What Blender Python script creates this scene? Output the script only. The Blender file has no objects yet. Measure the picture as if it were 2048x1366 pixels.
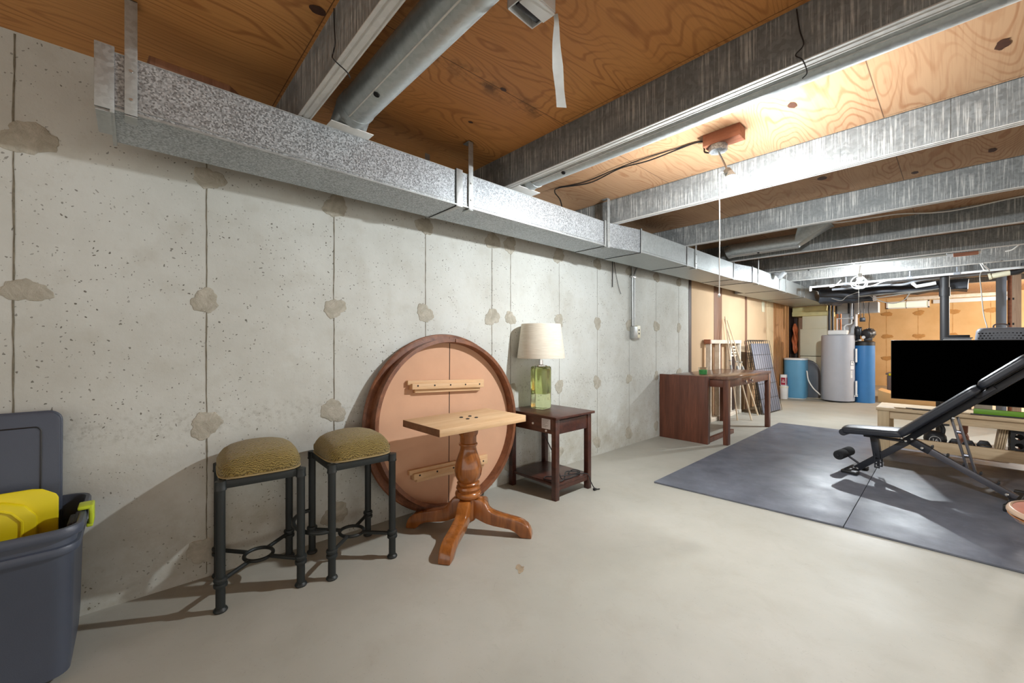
import bpy, bmesh, math, random
from mathutils import Vector, Matrix, Euler
R = math.radians
sc = bpy.context.scene
col = sc.collection

# ------------------------------------------------------------------ camera, world, exposure
cam_d = bpy.data.cameras.new('camera')
cam = bpy.data.objects.new('camera', cam_d)
col.objects.link(cam)
cam.location = (2.49, 0.0, 1.145)
cam.rotation_euler = (R(90), 0, R(47.3))
cam_d.sensor_width = 36.0
cam_d.lens = 819.0 / 2048.0 * 36.0
cam_d.shift_y = 3.5 / 2048.0
cam_d.clip_start = 0.02
sc.camera = cam

sc.view_settings.view_transform = 'Standard'
sc.view_settings.look = 'None'
sc.view_settings.gamma = 1.0
sc.view_settings.use_curve_mapping = False
sc.view_settings.exposure = 0.25
sc.cycles.use_denoising = True
sc.cycles.max_bounces = 10
sc.cycles.diffuse_bounces = 5
sc.cycles.transmission_bounces = 10
sc.cycles.sample_clamp_indirect = 6.0
sc.cycles.caustics_reflective = False

BULB_NEAR = 4700.0      # emission strength of the lit bulbs
BULB_FAR = 5200.0
world = bpy.data.worlds.new('basement_world')
sc.world = world
world.use_nodes = True
bg = world.node_tree.nodes['Background']
bg.inputs[0].default_value = (1.0, 0.955, 0.88, 1)
bg.inputs[1].default_value = 1.2
lamp_d = bpy.data.lights.new('plant_corner_fill', 'POINT')  # added point lamp out of view, brightens the far end wall
lamp_d.energy = 420
lamp_d.color = (1.0, 0.96, 0.88)
lamp_d.shadow_soft_size = 0.04
lamp_o = bpy.data.objects.new('plant_corner_fill', lamp_d)
col.objects.link(lamp_o)
lamp_o.location = (4.4, 11.8, 2.0)


# ------------------------------------------------------------------ material helpers
def lin(c):
    c = c / 255.0
    return c / 12.92 if c <= 0.04045 else ((c + 0.055) / 1.055) ** 2.4


def C(r, g, b):
    return (lin(r), lin(g), lin(b), 1.0)


class NT:
    def __init__(s, name):
        s.m = bpy.data.materials.new(name)
        s.m.use_nodes = True
        s.t = s.m.node_tree
        s.b = s.t.nodes['Principled BSDF']

    def set(s, sock, v):
        if isinstance(v, bpy.types.NodeSocket):
            s.t.links.new(v, sock)
        else:
            sock.default_value = v

    def n(s, kind, **kw):
        nd = s.t.nodes.new('ShaderNode' + kind)
        for k, v in kw.items():
            setattr(nd, k, v)
        return nd

    def co(s, scale=(1, 1, 1), loc=(0, 0, 0), rot=(0, 0, 0)):
        a = s.n('TexCoord')
        mp = s.n('Mapping')
        s.t.links.new(a.outputs['Object'], mp.inputs[0])
        mp.inputs['Scale'].default_value = scale
        mp.inputs['Location'].default_value = loc
        mp.inputs['Rotation'].default_value = rot
        return mp.outputs[0]

    def noise(s, vec, scale=5, detail=4, rough=0.55, dist=0.0):
        nd = s.n('TexNoise')
        s.t.links.new(vec, nd.inputs['Vector'])
        nd.inputs['Scale'].default_value = scale
        nd.inputs['Detail'].default_value = detail
        nd.inputs['Roughness'].default_value = rough
        nd.inputs['Distortion'].default_value = dist
        return nd.outputs['Fac']

    def voro(s, vec, scale=5, out='Distance', feature='F1', rnd=1.0):
        nd = s.n('TexVoronoi', feature=feature)
        s.t.links.new(vec, nd.inputs['Vector'])
        nd.inputs['Scale'].default_value = scale
        nd.inputs['Randomness'].default_value = rnd
        return nd.outputs[out]

    def ramp(s, fac, stops, interp='LINEAR'):
        nd = s.n('ValToRGB')
        nd.color_ramp.interpolation = interp
        e = nd.color_ramp.elements
        while len(e) < len(stops):
            e.new(0.5)
        for i, (p, c) in enumerate(stops):
            e[i].position = p
            e[i].color = c if len(c) == 4 else (c[0], c[1], c[2], 1)
        s.t.links.new(fac, nd.inputs[0])
        return nd.outputs[0]

    def bw(s, fac, a, b):
        return s.ramp(fac, [(a, (0, 0, 0, 1)), (b, (1, 1, 1, 1))])

    def mix(s, fac, a, b, blend='MIX'):
        nd = s.n('MixRGB', blend_type=blend)
        s.set(nd.inputs[0], fac)
        s.set(nd.inputs[1], a)
        s.set(nd.inputs[2], b)
        return nd.outputs[0]

    def math(s, op, a, b=0.0, c=None):
        nd = s.n('Math', operation=op)
        s.set(nd.inputs[0], a)
        s.set(nd.inputs[1], b)
        if c is not None:
            s.set(nd.inputs[2], c)
        return nd.outputs[0]

    def sep(s, vec):
        nd = s.n('SeparateXYZ')
        s.t.links.new(vec, nd.inputs[0])
        return nd.outputs

    def bump(s, h, strength=0.3, dist=0.01):
        nd = s.n('Bump')
        nd.inputs['Strength'].default_value = strength
        nd.inputs['Distance'].default_value = dist
        s.t.links.new(h, nd.inputs['Height'])
        s.t.links.new(nd.outputs[0], s.b.inputs['Normal'])

    def out(s, color=None, rough=None, metal=None, spec=None):
        if color is not None:
            s.set(s.b.inputs['Base Color'], color)
        if rough is not None:
            s.set(s.b.inputs['Roughness'], rough)
        if metal is not None:
            s.set(s.b.inputs['Metallic'], metal)
        if spec is not None:
            s.b.inputs['Specular IOR Level'].default_value = spec
        return s.m


def shade(c, k):
    return (min(1, c[0] * k), min(1, c[1] * k), min(1, c[2] * k), 1)


def plain(name, c, rough=0.5, metal=0.0, var=0.12, scale=9, stretch=(1, 1, 1), bump=0.0, bscale=60, spec=0.5):
    m = NT(name)
    f = m.noise(m.co(stretch), scale, 4)
    k = m.ramp(f, [(0.25, shade(c, 1 - var)), (0.75, shade(c, 1 + var))])
    if bump:
        m.bump(m.noise(m.co(stretch), bscale, 3), bump, 0.004)
    return m.out(k, rough, metal, spec)


def wood(name, c1, c2, stretch=(14, 14, 1.2), rough=0.45, fine=0.35, bump=0.08, spec=0.5):
    m = NT(name)
    v = m.co(stretch)
    f = m.noise(v, 1.6, 5, 0.6, 0.6)
    k = m.ramp(f, [(0.3, c1), (0.7, c2)])
    g = m.noise(m.co((stretch[0] * 6, stretch[1] * 6, stretch[2] * 3)), 2.0, 3)
    k = m.mix(m.math('MULTIPLY', m.bw(g, 0.5, 0.75), fine), k, shade(c1, 0.55))
    m.bump(g, bump, 0.003)
    return m.out(k, rough, 0, spec)


def galvanized(name, base, spread, cell=70, metal=0.75, rough=0.42, streak=False):
    m = NT(name)
    v = m.co()
    cells = m.voro(v, cell, 'Color')
    f = m.sep(cells)[0]
    big = m.noise(v, 3.0, 4)
    mixv = m.math('ADD', m.math('MULTIPLY', f, 0.6), m.math('MULTIPLY', big, 0.4))
    k = m.ramp(mixv, [(0.2, shade(base, 1 - spread)), (0.8, shade(base, 1 + spread))])
    if streak:
        st = m.noise(m.co((130, 130, 3.5)), 1.0, 4, 0.65)
        blot = m.noise(m.co((5, 5, 9)), 1.0, 5)
        s2 = m.math('MULTIPLY', m.bw(st, 0.50, 0.62), m.bw(blot, 0.36, 0.56))
        k = m.mix(m.math('MULTIPLY', s2, 0.8), k, C(205, 206, 202))
        k = m.mix(m.math('MULTIPLY', m.bw(blot, 0.62, 0.78), 0.5), k, shade(base, 0.55))
    m.out(k, m.math('ADD', m.math('MULTIPLY', f, 0.15), rough), metal)
    return m.m


M = {}
# concrete of the long wall: mottled, pitted, dirty towards the floor
m = NT('concrete_wall')
v = m.co()
k = m.ramp(m.noise(v, 1.3, 6, 0.6), [(0.3, C(185, 186, 179)), (0.55, C(202, 205, 200)), (0.8, C(211, 215, 212))])
k = m.mix(m.math('MULTIPLY', m.bw(m.noise(v, 5.5, 6, 0.65), 0.52, 0.72), 0.30), k, C(168, 164, 150))
warp = m.n('VectorMath', operation='ADD')
nz = m.n('TexNoise'); nz.inputs['Scale'].default_value = 28
m.t.links.new(v, nz.inputs['Vector'])
sc3 = m.n('VectorMath', operation='SCALE'); sc3.inputs['Scale'].default_value = 0.035
m.t.links.new(nz.outputs['Color'], sc3.inputs[0])
m.t.links.new(v, warp.inputs[0]); m.t.links.new(sc3.outputs[0], warp.inputs[1])
wv = warp.outputs[0]
vo = m.n('TexVoronoi'); vo.inputs['Scale'].default_value = 26
m.t.links.new(wv, vo.inputs['Vector'])
rnd = m.sep(vo.outputs['Color'])[0]
pit = m.math('MULTIPLY', m.math('LESS_THAN', vo.outputs['Distance'], m.math('MULTIPLY', m.math('SUBTRACT', rnd, 0.35), 0.34)), m.bw(m.noise(v, 2.2, 3), 0.25, 0.5))
vo2 = m.n('TexVoronoi'); vo2.inputs['Scale'].default_value = 75
m.t.links.new(wv, vo2.inputs['Vector'])
pit2 = m.math('MULTIPLY', m.math('LESS_THAN', vo2.outputs['Distance'], m.math('MULTIPLY', m.math('SUBTRACT', m.sep(vo2.outputs['Color'])[1], 0.5), 0.62)), m.bw(m.noise(v, 4.0, 3), 0.36, 0.56))
allpit = m.math('MAXIMUM', pit, pit2)
k = m.mix(m.math('MULTIPLY', allpit, 0.85), k, C(84, 80, 70))
# grime that gathers on the lower metre of the wall
zz = m.sep(v)[2]
low = m.math('MULTIPLY', m.ramp(m.math('MULTIPLY', zz, 1.0), [(0.25, (1, 1, 1, 1)), (0.85, (0, 0, 0, 1))]), m.bw(m.noise(v, 3.2, 7, 0.7), 0.40, 0.68))
k = m.mix(m.math('MULTIPLY', low, 0.55), k, C(150, 141, 118))
band = m.math('MULTIPLY', m.ramp(m.math('ABSOLUTE', m.math('SUBTRACT', zz, 0.76)), [(0.0, (1, 1, 1, 1)), (0.10, (0, 0, 0, 1))]), m.bw(m.noise(v, 30, 5, 0.7), 0.5, 0.66))
k = m.mix(m.math('MULTIPLY', band, 0.4), k, C(110, 104, 90))
m.bump(m.math('SUBTRACT', m.noise(v, 18, 6, 0.6), m.math('MULTIPLY', allpit, 0.9)), 0.35, 0.006)
M['concrete'] = m.out(k, 0.85, 0, 0.25)

m = NT('tie_patch_mortar')
v = m.co()
k = m.ramp(m.noise(v, 14, 6, 0.65, 1.2), [(0.3, C(158, 154, 140)), (0.7, C(190, 186, 173))])
m.bump(m.noise(v, 22, 6, 0.7, 1.0), 0.8, 0.01)
M['patch'] = m.out(k, 0.9, 0, 0.2)
M['crack'] = plain('form_seam', C(120, 115, 100), 0.9, var=0.4, scale=30)

m = NT('concrete_floor')
v = m.co()
k = m.ramp(m.noise(v, 0.9, 6, 0.6), [(0.3, C(158, 156, 145)), (0.6, C(174, 172, 162)), (0.85, C(184, 183, 175))])
k = m.mix(m.math('MULTIPLY', m.bw(m.noise(v, 4.5, 7, 0.68, 0.5), 0.5, 0.74), 0.28), k, C(148, 141, 125))
k = m.mix(m.math('MULTIPLY', m.bw(m.noise(v, 11, 7, 0.7, 2.0), 0.60, 0.72), 0.22), k, C(128, 122, 110))
spk = m.voro(v, 55)
k = m.mix(m.math('MULTIPLY', m.math('LESS_THAN', spk, 0.07), 0.5), k, C(108, 103, 94))
# patchy tan tone growing towards the plant corner
yy = m.sep(v)[1]
far = m.math('MULTIPLY', m.ramp(m.math('MULTIPLY', yy, 0.1), [(0.70, (0, 0, 0, 1)), (1.0, (1, 1, 1, 1))]), m.bw(m.noise(v, 1.6, 6, 0.6), 0.35, 0.65))
k = m.mix(m.math('MULTIPLY', far, 0.5), k, C(170, 148, 108))
m.bump(m.noise(v, 9, 6, 0.6), 0.10, 0.006)
M['floor'] = m.out(k, m.ramp(m.noise(v, 2.0, 4), [(0.3, (0.42, 0.42, 0.42, 1)), (0.7, (0.6, 0.6, 0.6, 1))]), 0, 0.4)
M['floorstain'] = plain('floor_stain', C(150, 134, 110), 0.8, var=0.3, scale=40)

# plywood subfloor: sheets 1.22 x 2.44 with cathedral figure running along the wall
m = NT('plywood')
v = m.co()
s3 = m.sep(v)
sx = m.math('FLOOR', m.math('DIVIDE', m.math('SUBTRACT', s3[0], 1.01), 1.215))
rowoff = m.math('MULTIPLY', m.math('MODULO', m.math('ADD', sx, 20.0), 2.0), 1.22)
sy = m.math('FLOOR', m.math('DIVIDE', m.math('ADD', m.math('ADD', s3[1], rowoff), 0.7), 2.44))
idv = m.n('CombineXYZ')
m.t.links.new(sx, idv.inputs[0]); m.t.links.new(sy, idv.inputs[1])
wn = m.n('TexWhiteNoise'); m.t.links.new(idv.outputs[0], wn.inputs['Vector'])
sheet = wn.outputs['Value']
shift = m.n('CombineXYZ'); m.t.links.new(m.math('MULTIPLY', sheet, 37.0), shift.inputs[2])
va = m.n('VectorMath', operation='ADD')
m.t.links.new(m.co((2.4, 0.62, 1)), va.inputs[0]); m.t.links.new(shift.outputs[0], va.inputs[1])
fig = m.noise(va.outputs[0], 1.0, 2.5, 0.42, 0.25)
ring = m.math('SINE', m.math('MULTIPLY', m.math('ADD', fig, m.math('MULTIPLY', m.noise(m.co((16, 5, 1)), 1.0, 3), 0.012)), 260.0))
line = m.bw(ring, 0.35, 1.0)
fine = m.noise(m.co((120, 3, 1)), 1.0, 3)
patchy = m.noise(v, 1.1, 3)
k = m.ramp(patchy, [(0.3, C(200, 138, 78)), (0.7, C(216, 160, 98))])
pale = m.math('GREATER_THAN', s3[1], 1.80)  # paler from the near bulb onwards: its light painted into the wood colour
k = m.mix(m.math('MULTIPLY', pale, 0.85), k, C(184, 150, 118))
k = m.mix(m.math('MULTIPLY', m.math('MULTIPLY', sheet, m.math('SUBTRACT', 1.0, pale)), 0.35), k, C(198, 126, 64))
k = m.mix(m.math('MULTIPLY', m.math('MULTIPLY', line, m.bw(m.noise(va.outputs[0], 2.0, 2), 0.3, 0.6)), 0.55), k, C(146, 86, 42))
k = m.mix(m.math('MULTIPLY', m.bw(fine, 0.5, 0.7), 0.22), k, C(128, 72, 30))
gx = m.math('ABSOLUTE', m.math('SUBTRACT', m.math('FRACT', m.math('DIVIDE', m.math('SUBTRACT', s3[0], 1.01), 1.215)), 0.0))
gap = m.math('LESS_THAN', gx, 0.0035)
gy = m.math('LESS_THAN', m.math('FRACT', m.math('DIVIDE', m.math('ADD', m.math('ADD', s3[1], rowoff), 0.7), 2.44)), 0.0015)
k = m.mix(m.math('MULTIPLY', m.math('MAXIMUM', gap, gy), 0.75), k, C(58, 34, 18))
# dark water stain along one sheet joint
dj = m.ramp(m.math('ABSOLUTE', m.math('SUBTRACT', s3[0], 0.99)), [(0.0, (1, 1, 1, 1)), (0.075, (0, 0, 0, 1))])
dy = m.math('MULTIPLY', m.math('GREATER_THAN', s3[1], 0.85), m.math('LESS_THAN', s3[1], 1.60))
dk = m.math('MULTIPLY', m.math('MULTIPLY', dj, dy), m.bw(m.noise(v, 9, 5, 0.6), 0.42, 0.6))
k = m.mix(m.math('MULTIPLY', dk, 0.8), k, C(60, 36, 20))
m.bump(fine, 0.08, 0.003)
M['plywood'] = m.out(k, 0.55, 0, 0.35)
M['knot'] = plain('plywood_knot', C(70, 38, 20), 0.6, var=0.35, scale=50)

M['galv'] = galvanized('galvanized_sheet', C(166, 171, 174), 0.42, 170, 0.6, 0.40)
M['galv_smooth'] = galvanized('galvanized_pipe', C(176, 182, 182), 0.10, 60, 0.65, 0.38)
M['joist'] = galvanized('galvanized_joist', C(124, 128, 128), 0.17, 70, 0.4, 0.5, True)
M['joist_lip'] = galvanized('galvanized_flange', C(206, 206, 203), 0.07, 30, 0.3, 0.5)
M['strap'] = galvanized('strap_steel', C(170, 173, 172), 0.1, 90, 0.65, 0.42)
M['screw'] = plain('screw_steel', C(200, 200, 198), 0.3, 0.9)
M['hole'] = plain('dark_hole', C(22, 22, 22), 0.8, var=0.2)
M['duct_dark'] = plain('dark_duct_wrap', C(62, 66, 74), 0.45, 0.3, var=0.5, scale=4, bump=0.4, bscale=9)
M['duct_silver'] = galvanized('silver_duct', C(190, 195, 202), 0.05, 30, 0.25, 0.5)

M['black_iron'] = plain('black_painted_iron', C(32, 37, 37), 0.48, 0.15, bump=0.15, bscale=220)
m = NT('olive_rippled_chenille')
v = m.co((1, 1, 1))
dis = m.noise(v, 9, 3)
sp3 = m.sep(v)
ripple = m.math('SUBTRACT', sp3[0], m.math('MULTIPLY', sp3[2], 0.9))
ripple = m.math('ADD', m.math('MULTIPLY', ripple, 560.0), m.math('MULTIPLY', m.noise(m.co((30, 60, 30)), 1.0, 3, 0.6), 22.0))
wf = m.math('ADD', m.math('MULTIPLY', m.math('SINE', ripple), 0.5), 0.5)
k = m.ramp(wf, [(0.0, C(84, 68, 30)), (0.35, C(134, 114, 60)), (0.9, C(152, 132, 74))])
k = m.mix(m.math('MULTIPLY', dis, 0.3), k, C(116, 104, 62))
m.bump(wf, 0.6, 0.006)
M['olive'] = m.out(k, 0.85, 0, 0.2)
m.b.inputs['Sheen Weight'].default_value = 0.25
M['welt'] = plain('olive_welt', C(150, 132, 92), 0.85, bump=0.3)

M['rim_wood'] = wood('dark_table_rim', C(92, 52, 30), C(138, 88, 58), (10, 10, 10), 0.4)
M['mdf'] = plain('table_underside_board', C(202, 160, 130), 0.7, var=0.06, scale=5, bump=0.08, bscale=90, spec=0.25)
M['mdf_dark'] = plain('table_seam', C(48, 28, 18), 0.8)
M['maple'] = wood('unfinished_maple', C(200, 160, 116), C(220, 188, 148), (9, 1.1, 14), 0.6, 0.2)
M['maple_edge_shaded'] = wood('shaded_maple_end_grain', C(104, 66, 40), C(134, 90, 58), (9, 9, 9), 0.6, 0.35)  # end grain darkened: the shade on this face is put into its colour
M['cherry'] = wood('varnished_pedestal_wood', C(118, 66, 26), C(170, 104, 46), (12, 12, 1.6), 0.25, 0.3, 0.04)
M['cherry'].node_tree.nodes['Principled BSDF'].inputs['Coat Weight'].default_value = 0.5
M['espresso'] = wood('espresso_side_table_wood', C(52, 28, 22), C(80, 44, 33), (3, 16, 16), 0.32, 0.3, 0.04)
M['mahogany'] = wood('dark_reddish_brown_wood', C(78, 44, 32), C(112, 66, 48), (13, 13, 1.2), 0.38, 0.4, 0.05)
M['mahogany_top'] = wood('dark_brown_table_top', C(92, 62, 48), C(128, 92, 74), (13, 1.2, 13), 0.22, 0.3, 0.03)
M['paper'] = plain('white_paper', C(215, 218, 222), 0.8, var=0.05)
M['ink'] = plain('printed_ink', C(60, 60, 66), 0.8)
M['black_cord'] = plain('black_cord', C(24, 24, 25), 0.5)
M['white_cord'] = plain('white_cord', C(226, 226, 222), 0.55, var=0.06)
M['grey_cord'] = plain('grey_cord', C(150, 150, 146), 0.6)
M['chrome'] = plain('chrome', C(220, 220, 220), 0.15, 1.0, var=0.03)

m = NT('green_glass')
m.out((0.80, 0.86, 0.52, 1), 0.03, 0, 0.5)
m.b.inputs['Transmission Weight'].default_value = 0.93
m.b.inputs['IOR'].default_value = 1.22
M['green_glass'] = m.m
m = NT('linen_shade')
v = m.co()
fa = m.noise(m.co((14, 14, 240)), 1.0, 2)
k = m.ramp(fa, [(0.3, C(222, 214, 198)), (0.7, C(238, 232, 218))])
tr = m.n('BsdfTranslucent'); m.t.links.new(k, tr.inputs[0])
mx = m.n('MixShader'); mx.inputs[0].default_value = 0.25
m.out(k, 0.9, 0, 0.1)
m.t.links.new(m.b.outputs[0], mx.inputs[1]); m.t.links.new(tr.outputs[0], mx.inputs[2])
m.t.links.new(mx.outputs[0], m.t.nodes['Material Output'].inputs[0])
M['linen'] = m.m

M['tote_grey'] = plain('slate_grey_plastic', C(70, 77, 91), 0.42, var=0.05, scale=6, bump=0.12, bscale=400)
M['tote_inner'] = plain('charcoal_plastic', C(38, 39, 42), 0.5)
M['yellow'] = plain('yellow_plastic', C(232, 214, 22), 0.4, var=0.03)
M['lime'] = plain('lime_plastic', C(182, 200, 40), 0.4, var=0.04)
m = NT('rubber_mat')
v = m.co()
k = m.ramp(m.noise(v, 3.5, 6, 0.65), [(0.3, C(78, 82, 92)), (0.7, C(108, 113, 124))])
k = m.mix(m.math('MULTIPLY', m.bw(m.noise(v, 16, 6, 0.7), 0.55, 0.75), 0.3), k, C(136, 140, 147))
m.bump(m.noise(v, 420, 2), 0.25, 0.002)
M['rubber'] = m.out(k, m.ramp(m.noise(v, 5, 5), [(0.3, (0.34, 0.34, 0.34, 1)), (0.7, (0.5, 0.5, 0.5, 1))]), 0, 0.55)
M['vinyl'] = plain('black_vinyl', C(40, 43, 50), 0.38, var=0.08, bump=0.1, bscale=300)
M['steel_dark'] = plain('dark_powder_coat', C(44, 46, 52), 0.35, 0.3, var=0.06)
M['steel_grey'] = plain('gunmetal_tube', C(92, 92, 98), 0.35, 0.55, var=0.06)
M['foam'] = plain('black_foam', C(28, 30, 32), 0.9, bump=0.3, bscale=300)
M['bolt'] = plain('zinc_bolt', C(225, 225, 222), 0.25, 0.9)
M['screen'] = plain('tv_screen', (0.0004, 0.0004, 0.0004, 1), 0.9, var=0.0, spec=0.0)
M['tv_case'] = plain('tv_casing', C(26, 26, 28), 0.4)
M['pine'] = wood('raw_pine', C(196, 170, 134), C(224, 202, 168), (1.2, 14, 14), 0.65, 0.25)
M['pine_v'] = wood('raw_pine_upright', C(188, 164, 126), C(216, 194, 158), (14, 14, 1.2), 0.65, 0.25)
M['white_wood'] = wood('whitewashed_lumber', C(214, 202, 184), C(236, 228, 214), (9, 2, 9), 0.7, 0.15)
M['dowel'] = wood('pale_dowel', C(218, 196, 164), C(236, 218, 192), (20, 20, 2), 0.6, 0.2)
M['tan_panel'] = plain('tan_insulation_panel', C(212, 184, 150), 0.8, var=0.04, scale=3, spec=0.2)
M['brown_board'] = wood('brown_batten', C(112, 76, 54), C(142, 100, 74), (13, 13, 1.0), 0.6, 0.3)
M['paneling'] = wood('wood_paneling', C(150, 100, 56), C(186, 134, 82), (14, 14, 0.9), 0.45, 0.35)
M['dark_board'] = wood('dark_brown_board', C(52, 38, 34), C(74, 56, 48), (13, 13, 1.0), 0.6, 0.3)
M['orange_bag'] = plain('orange_wrap', C(206, 112, 70), 0.4, var=0.35, scale=14, bump=0.8, bscale=22)
m = NT('tan_painted_concrete')
v = m.co()
k = m.ramp(m.noise(v, 2.0, 5), [(0.3, C(200, 162, 112)), (0.7, C(216, 180, 132))])
M['tan_wall'] = m.out(k, 0.85, 0, 0.2)
M['tan_patch'] = plain('tan_tie_patch', C(178, 132, 76), 0.85, var=0.15, scale=14)
M['cream'] = plain('cream_furnace_enamel', C(222, 218, 192), 0.45, var=0.02)
M['cream_warm'] = plain('yellow_insulation', C(214, 205, 148), 0.6, var=0.12, scale=9, bump=0.4, bscale=16)  # plenum in a yellower, uneven cream than the cabinet
M['tank_grey'] = plain('grey_tank_enamel', C(170, 174, 184), 0.45, var=0.03, bump=0.05, bscale=60)
M['tank_blue'] = plain('blue_tank_enamel', C(58, 122, 182), 0.38, var=0.04)
M['brine_blue'] = plain('blue_polyethylene', C(92, 152, 188), 0.5, var=0.08, scale=3, bump=0.06, bscale=30)
M['white_plastic'] = plain('white_plastic', C(226, 228, 228), 0.5, var=0.04)
M['black_plastic'] = plain('black_plastic', C(30, 31, 33), 0.45, var=0.1)
M['grey_plastic'] = plain('grey_plastic', C(128, 133, 142), 0.5, var=0.05)
M['grey_plastic_dark'] = plain('dark_grey_tray', C(100, 104, 118), 0.5, var=0.05)
M['weathered'] = wood('weathered_stud', C(146, 116, 94), C(178, 150, 124), (13, 13, 1.0), 0.7, 0.4)
M['charcoal'] = plain('charcoal_barrel', C(84, 87, 93), 0.6, var=0.05)
M['tote_brown'] = plain('brown_grey_plastic', C(112, 98, 94), 0.5, var=0.08)
M['cardboard'] = plain('cardboard', C(206, 164, 112), 0.85, var=0.06, scale=4, spec=0.2)
M['red'] = plain('red_print', C(158, 40, 62), 0.5)
M['grey_steel'] = plain('grey_painted_steel', C(118, 124, 134), 0.5, 0.1, var=0.04)
M['pipe_white'] = plain('white_pvc', C(214, 218, 220), 0.4, var=0.03)
M['pipe_black'] = plain('black_abs', C(30, 31, 34), 0.55, var=0.06)
M['pipe_grey'] = plain('grey_pipe', C(150, 156, 164), 0.4, 0.3, var=0.06)
M['copper'] = plain('copper_pipe', C(176, 108, 74), 0.35, 0.8)
M['green_card'] = plain('green_print', C(112, 164, 42), 0.45, var=0.18, scale=9)
M['green_stuff'] = plain('green_filling', C(60, 176, 84), 0.5, var=0.35, scale=60)
M['iron_black'] = plain('cast_iron', C(40, 42, 46), 0.42, 0.2, bump=0.2, bscale=200)
M['maroon'] = plain('red_brown_laminate', C(158, 102, 84), 0.4, var=0.14, scale=22)
M['band'] = plain('brushed_edge_band', C(176, 150, 128), 0.3, 0.3, var=0.05)
M['redwood'] = wood('stained_block', C(138, 84, 60), C(172, 112, 84), (2, 16, 16), 0.6, 0.3)
M['tape'] = plain('white_tape', C(226, 228, 226), 0.55, var=0.06, scale=30)
m = NT('clear_plastic')
m.out((0.9, 0.95, 0.92, 1), 0.15)
m.b.inputs['Transmission Weight'].default_value = 0.97
m.b.inputs['IOR'].default_value = 1.03
M['clear'] = m.m


def glow(name, c, s):
    g = NT(name)
    g.b.inputs['Base Color'].default_value = (0.9, 0.9, 0.9, 1)
    g.b.inputs['Emission Color'].default_value = c
    g.b.inputs['Emission Strength'].default_value = s
    return g.m


M['bulb_near'] = glow('lit_bulb_near', (0.93, 0.97, 1.0, 1), BULB_NEAR)
M['bulb_far'] = glow('lit_bulb_far', (0.88, 0.95, 1.0, 1), BULB_FAR)
M['window_glow'] = glow('daylit_pane', (0.66, 0.88, 0.42, 1), 0.28)


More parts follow.
